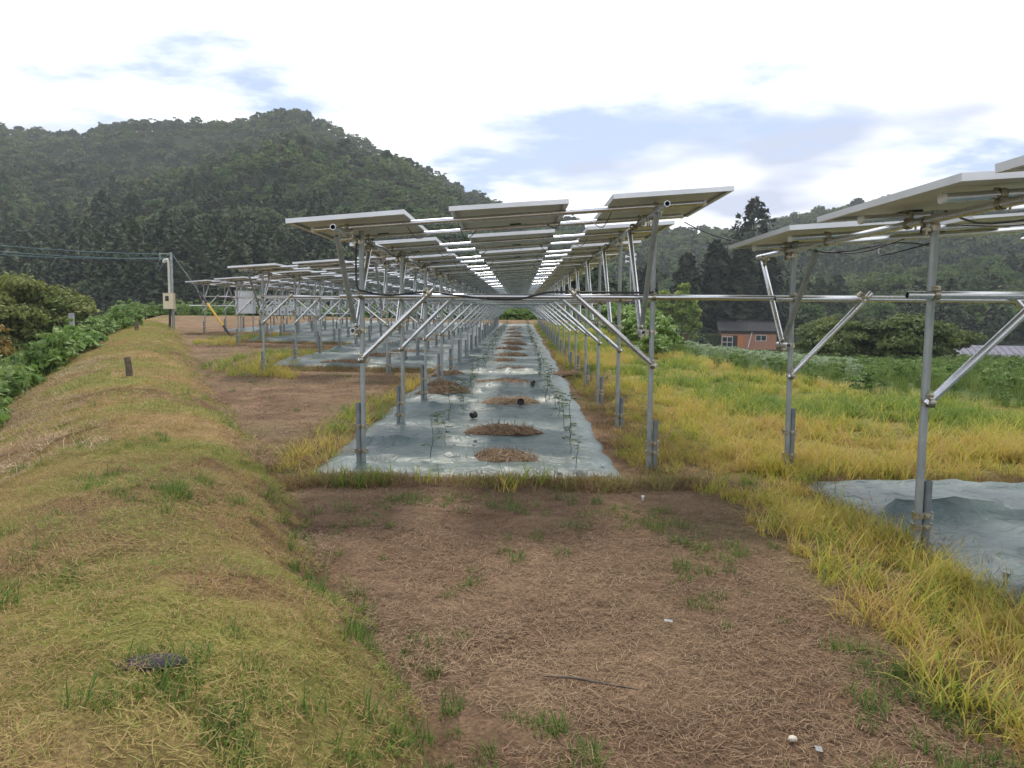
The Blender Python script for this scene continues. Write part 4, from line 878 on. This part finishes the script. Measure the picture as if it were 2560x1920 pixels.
# small things lying about
bb = MB(); bb.tube([(0, 0, 0), (0, 0, .05)], [.035, .045], 12, caps=False); bb.tube([(0, 0, .004), (0, 0, .006)], .035, 12); pot_me = bb.build('plant_pot', M['black'])
for i, (x_, y_, lab) in enumerate([(.02, 11.25, 'black plastic pot lying in front of the third straw heap'), (.22, 13.9, 'black plastic pot lying on the sheet right of the fourth straw heap'), (-.62, 9.9, 'small black pot by the left planting line')]):
    stamp(pot_me, 'plant_pot', x_, y_, 1.0 * i, 1.2, lab, 'pot', 'black pots on the sheet', .11).rotation_euler = (R(75), 0, i * 1.2)
def pebble(seed, mat):
    r = rng(seed); import bmesh
    bm = bmesh.new(); bmesh.ops.create_icosphere(bm, subdivisions=2, radius=1)
    for v_ in bm.verts: v_.co *= 1 + .25 * (r.random() - .5)
    me = bpy.data.meshes.new('pebble'); bm.to_mesh(me); bm.free(); me.materials.append(M[mat]); me.polygons.foreach_set('use_smooth', [True] * len(me.polygons)); return me
M['pale'] = mat_noise('pale_stone', (.5, .46, .36), (.62, .58, .48), 9, .8)
M['slate'] = mat_noise('slate', (.04, .037, .042), (.085, .08, .085), 9, .95, spec=.15)
M['film'] = mat_noise('torn_film', (.18, .19, .20), (.32, .33, .33), 12, .4)
tag(link('stone', pebble(1, 'pale'), None, (.97, 2.58, z1(.97, 2.58) + .015), (0, 0, .3), (.017, .013, .011)), 'pale rounded stone on the bare soil in the foreground', 'stone')
tag(link('stone', pebble(2, 'slate'), None, (-1.16, 2.32, z1(-1.16, 2.32) + .004), (0, 0, .2), (.11, .05, .024)), 'flat dark slate-like stone set in the grass bank', 'stone')
def scrap(seed):
    r = rng(seed); xs, ys = np.meshgrid(np.linspace(-1, 1, 6), np.linspace(-1, 1, 5)); z = .35 * (fbm(xs * 1.7 + seed, ys * 1.7, 2) - .3); s_ = 1 + .3 * (fbm(xs * 2 + seed * 2, ys * 2, 2) - .5)
    I = (np.arange(4)[:, None] * 6 + np.arange(5)[None, :]).ravel(); return mesh_np('film_scrap', np.stack([(xs * s_).ravel(), (ys * s_ * .6).ravel(), z.ravel()], 1), np.stack([I, I + 1, I + 7, I + 6], 1), M['film'], None, True)
for i, (x_, y_, lab) in enumerate([(.72, 3.55, 'crumpled pale film scrap in the middle of the bare soil'), (1.03, 2.50, 'torn film scrap lying just below the pale stone'), (1.72, 5.35, 'pale film scrap at the foot of the tall yellow grass')]):
    tag(link('film_scrap', scrap(i + 3), None, (x_, y_, z1(x_, y_) + .025), (.1, .1, i * 1.3), .02 if i < 2 else .035), lab, 'scrap', 'bits of torn film')
bb = MB(); bb.tube([(0, 0, 0), (.12, -.05, .012), (.25, -.09, .0), (.36, -.16, .008)], [.003, .006, .005, .002], 6)
tag(link('stick', bb.build('stick', M['wood']), None, (.10, 3.02, z1(.2, 2.98) + .015), (0, 0, .1)), 'thin broken stick lying on the bare soil', 'stick')
bb = MB(); bb.tube([(0, 0, 0), (0, 0, .035)], .010, 8); bb.tube([(0, 0, .035), (0, 0, .04)], .014, 8)
tag(link('marker_peg', bb.build('marker_peg', M['white']), None, (.99, 6.02, z1(.99, 6.02))), 'short white marker peg at the edge of the soil patch', 'peg')

# ------------------------------------------------------------------ grasses and weeds (uncountable cover)
def tiles(name, protos, cell, x0, x1, y0, y1, keep, pick, seed, lab, cat_):
    r = rng(seed); xs, ys = np.meshgrid(np.arange(x0, x1, cell), np.arange(y0, y1, cell)); x = xs.ravel() + (r.random(xs.size) - .5) * cell * .3; y = ys.ravel() + (r.random(xs.size) - .5) * cell * .3
    k = keep(x, y, r); x, y = x[k], y[k]; e = cell * .4
    gx_ = (zf(x + e, y) - zf(x - e, y)) / (2 * e); gy_ = (zf(x, y + e) - zf(x, y - e)) / (2 * e); z = (zf(x + e, y) + zf(x - e, y) + zf(x, y + e) + zf(x, y - e)) / 4
    rot = []
    for a_, b_, c_ in zip(gx_, gy_, r.random(len(x)) * 6.283):
        nrm = Vector((-a_, -b_, 1)).normalized(); q = Vector((0, 0, 1)).rotation_difference(nrm) @ Quaternion((0, 0, 1), c_); rot.append(tuple(q.to_euler()))
    rot = np.array(rot); o_ = scatter(name, protos, np.stack([x, y, z], 1), rot[:, 2], .92 + .2 * r.random(len(x)), pick(x, y, r), rot[:, :2])
    return tag(o_, lab, cat_, kind='stuff')
ST = [proto('straw_tile', lay(1150, .26, 101 + i, .012, .085, .0023, .05, 0, .78, 2.2), M['g_litter']) for i in range(4)]
STM = [proto('straw_tile_coarse', lay(800, .52, 105 + i, .02, .12, .0050, .06, 0, .8, 2), M['g_litter']) for i in range(3)]
HY = [proto('hay_tile', lay(800, .40, 171 + i, .03, .16, .0042, .08, .45, 1, 1.4), M['g_litter']) for i in range(3)]
TT = [proto('turf_tile', cat(lay(640, .26, 111 + i, .012, .075, .0023, .06, .0, .35, 2), lay(800, .26, 115 + i, .012, .045, .0025, .85, (.0, .25, .42, .55)[i], (.55, .8, .95, 1.0)[i])), M['g_turf']) for i in range(4)]
TTM = [proto('turf_tile_coarse', cat(lay(300, .52, 121 + i, .03, .12, .006, .06, .0, .35), lay(560, .52, 125 + i, .02, .075, .0065, .9, (.0, .25, .42, .55)[i], (.55, .8, .95, 1.0)[i])), M['g_turf']) for i in range(4)]
GP = [proto('green_tuft', blades(34, .055, .03, .11, .005, .6, .8, 121 + i, 3, 0, 1), M['g_green']) for i in range(2)]
YP = [proto('tall_grass', blades(34, .14, .12, .42, .0095, .55, 1.4, 131 + i, 4, (0, .15, .4)[i], (.35, .75, 1)[i]), M['g_yellow']) for i in range(3)]
DP = [proto('dry_tuft', blades(46, .14, .04, .17, .0055, .9, 1.2, 141 + i, 3, (0, .15)[i], (.5, 1)[i]), M['g_dry']) for i in range(2)]
def placed(name, protos, P_, seed, s0, s1, idx, lab, cat_='grass', tilt=.15, mul=1.0):
    r = rng(seed); n = len(P_)
    return tag(scatter(name, protos, P_, r.random(n) * 6.283, (s0 + (s1 - s0) * r.random(n)) * mul, idx, tilt * (r.random((n, 2)) - .5)), lab, cat_, kind='stuff')
def on_sheet(x, y):
    return ((x > -1.9) & (x < 1.05) & (y > 6.75)) | ((x > -5.9) & (x < -1.8) & (y > 17.7)) | ((x > -10) & (x < -5.8) & (y > 27.7)) | ((x > -14) & (x < -9.9) & (y > 36.6)) | ((x > 2.5) & (y < 6.7))
# dead straw over the bare soil, mown turf over the bank: square mats, finer ones near the camera
soil = lambda x, y, r: inview(x, y) & ~on_sheet(x, y) & (bank(x, y) < .06) & (beyond(x, y) < .3) & ((x < 2.1) | (y < 2)) & (r.random(len(x)) < .93)
rp = lambda n: (lambda x, y, r: r.integers(0, n, len(x)))
tiles('straw_litter', ST, .40, -3.6, 2.6, 1.8, 7.0, soil, rp(4), 203, 'dry brown straw litter strewn over the bare soil in front', 'straw')
tiles('straw_litter', STM, .80, -16, 2.6, 7.2, 34, soil, rp(3), 204, 'dry brown straw litter on the bare strip between bank and racks', 'straw')
hayk = lambda x, y, r: inview(x, y) & (bank(x, y) > 1.5) & (bank(x, y) < 3.6) & (fbm(x * .6 + 3, y * .6, 3) + .25 * (r.random(len(x)) - .5) > .47 - .12 * (y > 6) * (y < 15))
tiles('dry_hay', HY, .62, -10, -1.5, 2.5, 17, hayk, rp(3), 205, 'pale dry cut hay lying on the outer left shoulder of the bank', 'hay')
bnk = lambda x, y, r: inview(x, y) & (bank(x, y) > -.02) & (bank(x, y) < 3.5)
def tp(x, y, r):
    g_ = .55 * fbm(x * .8, y * .8, 4) + .45 * fbm(x * 2.1 + 40, y * 2.1, 3); s_ = bank(x, y)
    return np.clip((g_ - .47) * 12 + (r.random(len(x)) - .3) * 1.4 + 1.5 * sst(8, 14, y) * (s_ < 1.6) + 1.2 * (s_ < .45) - .6 * sst(1.0, 1.8, s_), 0, 3.99).astype(int)  # greener foot flank, browner outer side also put the bank's light into turf colour
tiles('mown_turf', TT, .40, -4.6, 0.2, 1.8, 7.0, bnk, tp, 213, 'short mown yellow-green turf on the near part of the left bank', 'grass')
tiles('mown_turf', TTM, .80, -19, -1.2, 7.2, 37, bnk, tp, 214, 'short mown yellow-green turf along the far part of the left bank', 'grass')
# green tufts here and there on the soil and at the bund's foot
def kg(x, y, r):
    s = bank(x, y)
    return inview(x, y) & ~on_sheet(x, y) & (s < 3.0) & (beyond(x, y) < .2) & (r.random(len(x)) < np.where(np.abs(s) < .2, .55, np.clip((fbm(x * 1.9 + 3, y * 1.9, 3) - .50) * 3.0, 0, .9))) & (x < 2.2)
P1 = pts_in(3600, -4, 2.4, 1.9, 7, 221, kg, True); P2 = pts_in(2200, -16, 2.4, 6.5, 34, 222, kg, True); P_ = np.concatenate([P1, P2])
placed('green_tufts', GP, P_, 223, .5, 1.25, rng(224).integers(0, 2, len(P_)), 'small green grass tufts sprouting from the soil')
# dry grass fringe along the front and left edges of the sheets
r = rng(231); L_ = []
L_.append((lambda x_: np.stack([x_, 6.28 + .22 * fbm(x_ * 1.7, x_ * 0, 2) + .30 * r.random(len(x_))], 1))((lambda x_: x_[fbm(x_ * 2.3 + 7, x_ * 0, 3) + .25 * r.random(len(x_)) > .57])(-2.0 + 3.6 * r.random(900))))
L_.append(np.stack([1.0 + .55 * r.random(500), 6.4 + 16 * r.random(500) ** 1.3], 1))
L_.append(np.stack([-2.45 + .65 * r.random(520), 6.5 + 9.5 * r.random(520) ** 1.2], 1))
L_.append(np.stack([-6.3 + 4.4 * r.random(560), 16.9 + .9 * r.random(560)], 1))
L_.append(np.stack([-10.4 + 4.4 * r.random(420), 26.8 + 1.0 * r.random(420)], 1)); L_.append(np.stack([-6.7 + .8 * r.random(300), 16 + 10 * r.random(300)], 1))
L_.append(np.stack([-14.5 + 4.4 * r.random(300), 32.4 + 1.0 * r.random(300)], 1)); L_.append(np.stack([2.45 + .4 * r.random(260), 2 + 4.8 * r.random(260)], 1)); L_.append(np.stack([2.5 + 5 * r.random(260), 6.55 + .4 * r.random(260)], 1))
q = np.concatenate(L_); P_ = np.stack([q[:, 0], q[:, 1], zf(q[:, 0], q[:, 1])], 1)
placed('dry_grass_fringe', DP, P_, 232, .35, 1.15, rng(233).integers(0, 2, len(P_)), 'dry reddish-brown grass fringe along the sheet edges')
# tall yellowing grass
def ky(x, y, r):
    e_ = fbm(x * 1.1 + 5, y * 1.1, 3)
    soil = sst(1.55, 2.0, x + .35 * (e_ - .5) + .05 * np.clip(6 - y, 0, 4) + .8 * sst(5.6, 7.2, y))
    return inview(x, y) & ~on_sheet(x, y) & (beyond(x, y) < .9) & (x > 1.0) & (r.random(len(x)) < np.maximum(soil * np.clip((e_ - .30) * 5, .18, 1), (x > 1.75 + .3 * (e_ - .5)) * (x < 2.75) * (y < 6.6) * .62))
P1 = pts_in(3600, 1.2, 6, 2.0, 8, 241, ky, True); P2 = pts_in(8200, 1.0, 9, 7, 58, 242, ky, True)
r = rng(243)
ex_ = np.concatenate([np.stack([-2.35 + .5 * r.random(70), 7.0 + 8.0 * r.random(70)], 1), np.stack([-1.9 + 3.0 * r.random(14), 6.3 + .35 * r.random(14)], 1), np.stack([-7.4 + 2.2 * r.random(150), 16.5 + 6 * r.random(150)], 1), np.stack([-11.6 + 2.4 * r.random(150), 24.5 + 8 * r.random(150)], 1), np.stack([-6.0 + 1.4 * r.random(40), 15.4 + 1.2 * r.random(40)], 1)])
P3 = np.stack([ex_[:, 0], ex_[:, 1], zf(ex_[:, 0], ex_[:, 1])], 1); P_ = np.concatenate([P1, P2, P3])
g_ = fbm(P_[:, 0] * .55 + 20, P_[:, 1] * .55, 3); idx = np.clip((g_ - .475) * 13 + 1.0 * rng(244).random(len(P_)), 0, 2.99).astype(int)
sc_ = np.where(P_[:, 1] > 20, .8, 1.0)
idx = np.where((P_[:, 1] < 6.5) & (P_[:, 0] > 1), np.where(rng(246).random(len(P_)) < .8, 2, 1), idx)
placed('tall_yellow_grass', YP, P_, 245, .35, .95, idx, 'tall yellowing grass between the racks and along the right margin', 'grass', .25, np.where((P_[:, 0] > 0.9) & (P_[:, 0] < 2.1) & (P_[:, 1] > 5.6) & (P_[:, 1] < 14), .62, np.where((P_[:, 1] < 6.6) & (P_[:, 0] > 1), .78, 1.0)))
# leafy weeds: left slope, right lower field, far berm
WP = [proto('vine_mound', crown_broad(151, .5, .32, 22, 16, .12, .25, .45), M['lf_kudzu']), proto('vine_mound', crown_broad(152, .42, .4, 20, 16, .10, .3, .45), M['lf_weed']),
      proto('weed_plume', blades(60, .28, .35, .95, .016, .25, .8, 153, 4), M['g_plume']), proto('weed_plume', cat(blades(40, .22, .4, 1.1, .014, .2, .6, 154, 4), crown_broad(155, .3, .45, 12, 16, .07, .55, .45)), M['lf_weed'])]
kl = lambda x, y, r: inview(x, y, .8) & (bank(x, y) > 3.05 - .35 * (y > 16) - 1.0 * (y > 30) + .6 * (fbm(x * .8, y * .8, 2) - .5)) & (bank(x, y) < 11) & (y > 8.5)
P_ = pts_in(6800, -34, -5.5, 8.5, 60, 251, kl, True)
placed('slope_weeds', WP, P_, 252, .55, 1.25, rng(253).choice([0, 0, 1, 1, 2, 3], len(P_)), 'bright green vines and weeds on the slope left of the bank', 'weeds', .4)
def kr(x, y, r):
    d = beyond(x, y); pale = (d > 1.4) & (d < 14) & (y > 19) & (y < 66) & (x < .43 * y)
    return inview(x, y, .76) & (d > .55) & (d < 34) & (r.random(len(x)) < np.where(pale, .04, .85)) & ~((np.abs(x - 38) < 7) & (y > 124))
P_ = pts_in(9500, 3.8, 60, 9, 100, 261, kr, True)
placed('field_weeds', WP, P_, 262, .28, .62, rng(263).choice([1, 2, 2, 2, 3, 3, 2, 3], len(P_)), 'green weeds and long grass filling the lower field on the right', 'weeds', .3)
CP = [proto('crop_tuft', cat(blades(34, .3, .25, .55, .012, .2, .5, 161 + i, 3), crown_broad(165 + i, .32, .16, 9, 18, .06, .42, .5)), M['g_pale']) for i in range(2)]
kc = lambda x, y, r: (beyond(x, y) > 1.6) & (beyond(x, y) < 15) & (x < .44 * y)
P_ = pts_in(6500, 5, 28, 19, 66, 271, kc)
placed('pale_crop', CP, P_, 272, .35, .7, rng(273).integers(0, 2, len(P_)), 'pale grey-green crop in the field before the shed', 'crop', .2)
kb = lambda x, y, r: inview(x, y, .8) & (np.abs(y - 62.5 - .03 * x) < 2.6) | (inview(x, y, .8) & (y > 60) & (y < 74) & (r.random(len(x)) < .5))
P_ = pts_in(2600, -34, 9, 59.8, 75, 281, kb)
placed('far_weeds', WP, P_, 282, .8, 1.6, rng(283).choice([0, 1, 2, 3], len(P_)), 'green weeds growing beyond the earth berm at the far end', 'weeds', .3)

# ------------------------------------------------------------------ valley air
bb = MB(); bb.box((0, 650, 45), (2400, 2300, 220)); m = bpy.data.materials.new('valley_haze'); m.use_nodes = True; t = m.node_tree; t.nodes.clear()
pv = N(t, 'ShaderNodeVolumePrincipled'); pv.inputs['Density'].default_value = 0.00036; pv.inputs['Color'].default_value = (.82, .87, .97, 1); pv.inputs['Anisotropy'].default_value = 0.2
mo = N(t, 'ShaderNodeOutputMaterial'); t.links.new(pv.outputs[0], mo.inputs['Volume'])
tag(link('haze', bb.build('haze', m)), 'thin pale haze filling the valley air', 'haze', kind='stuff')
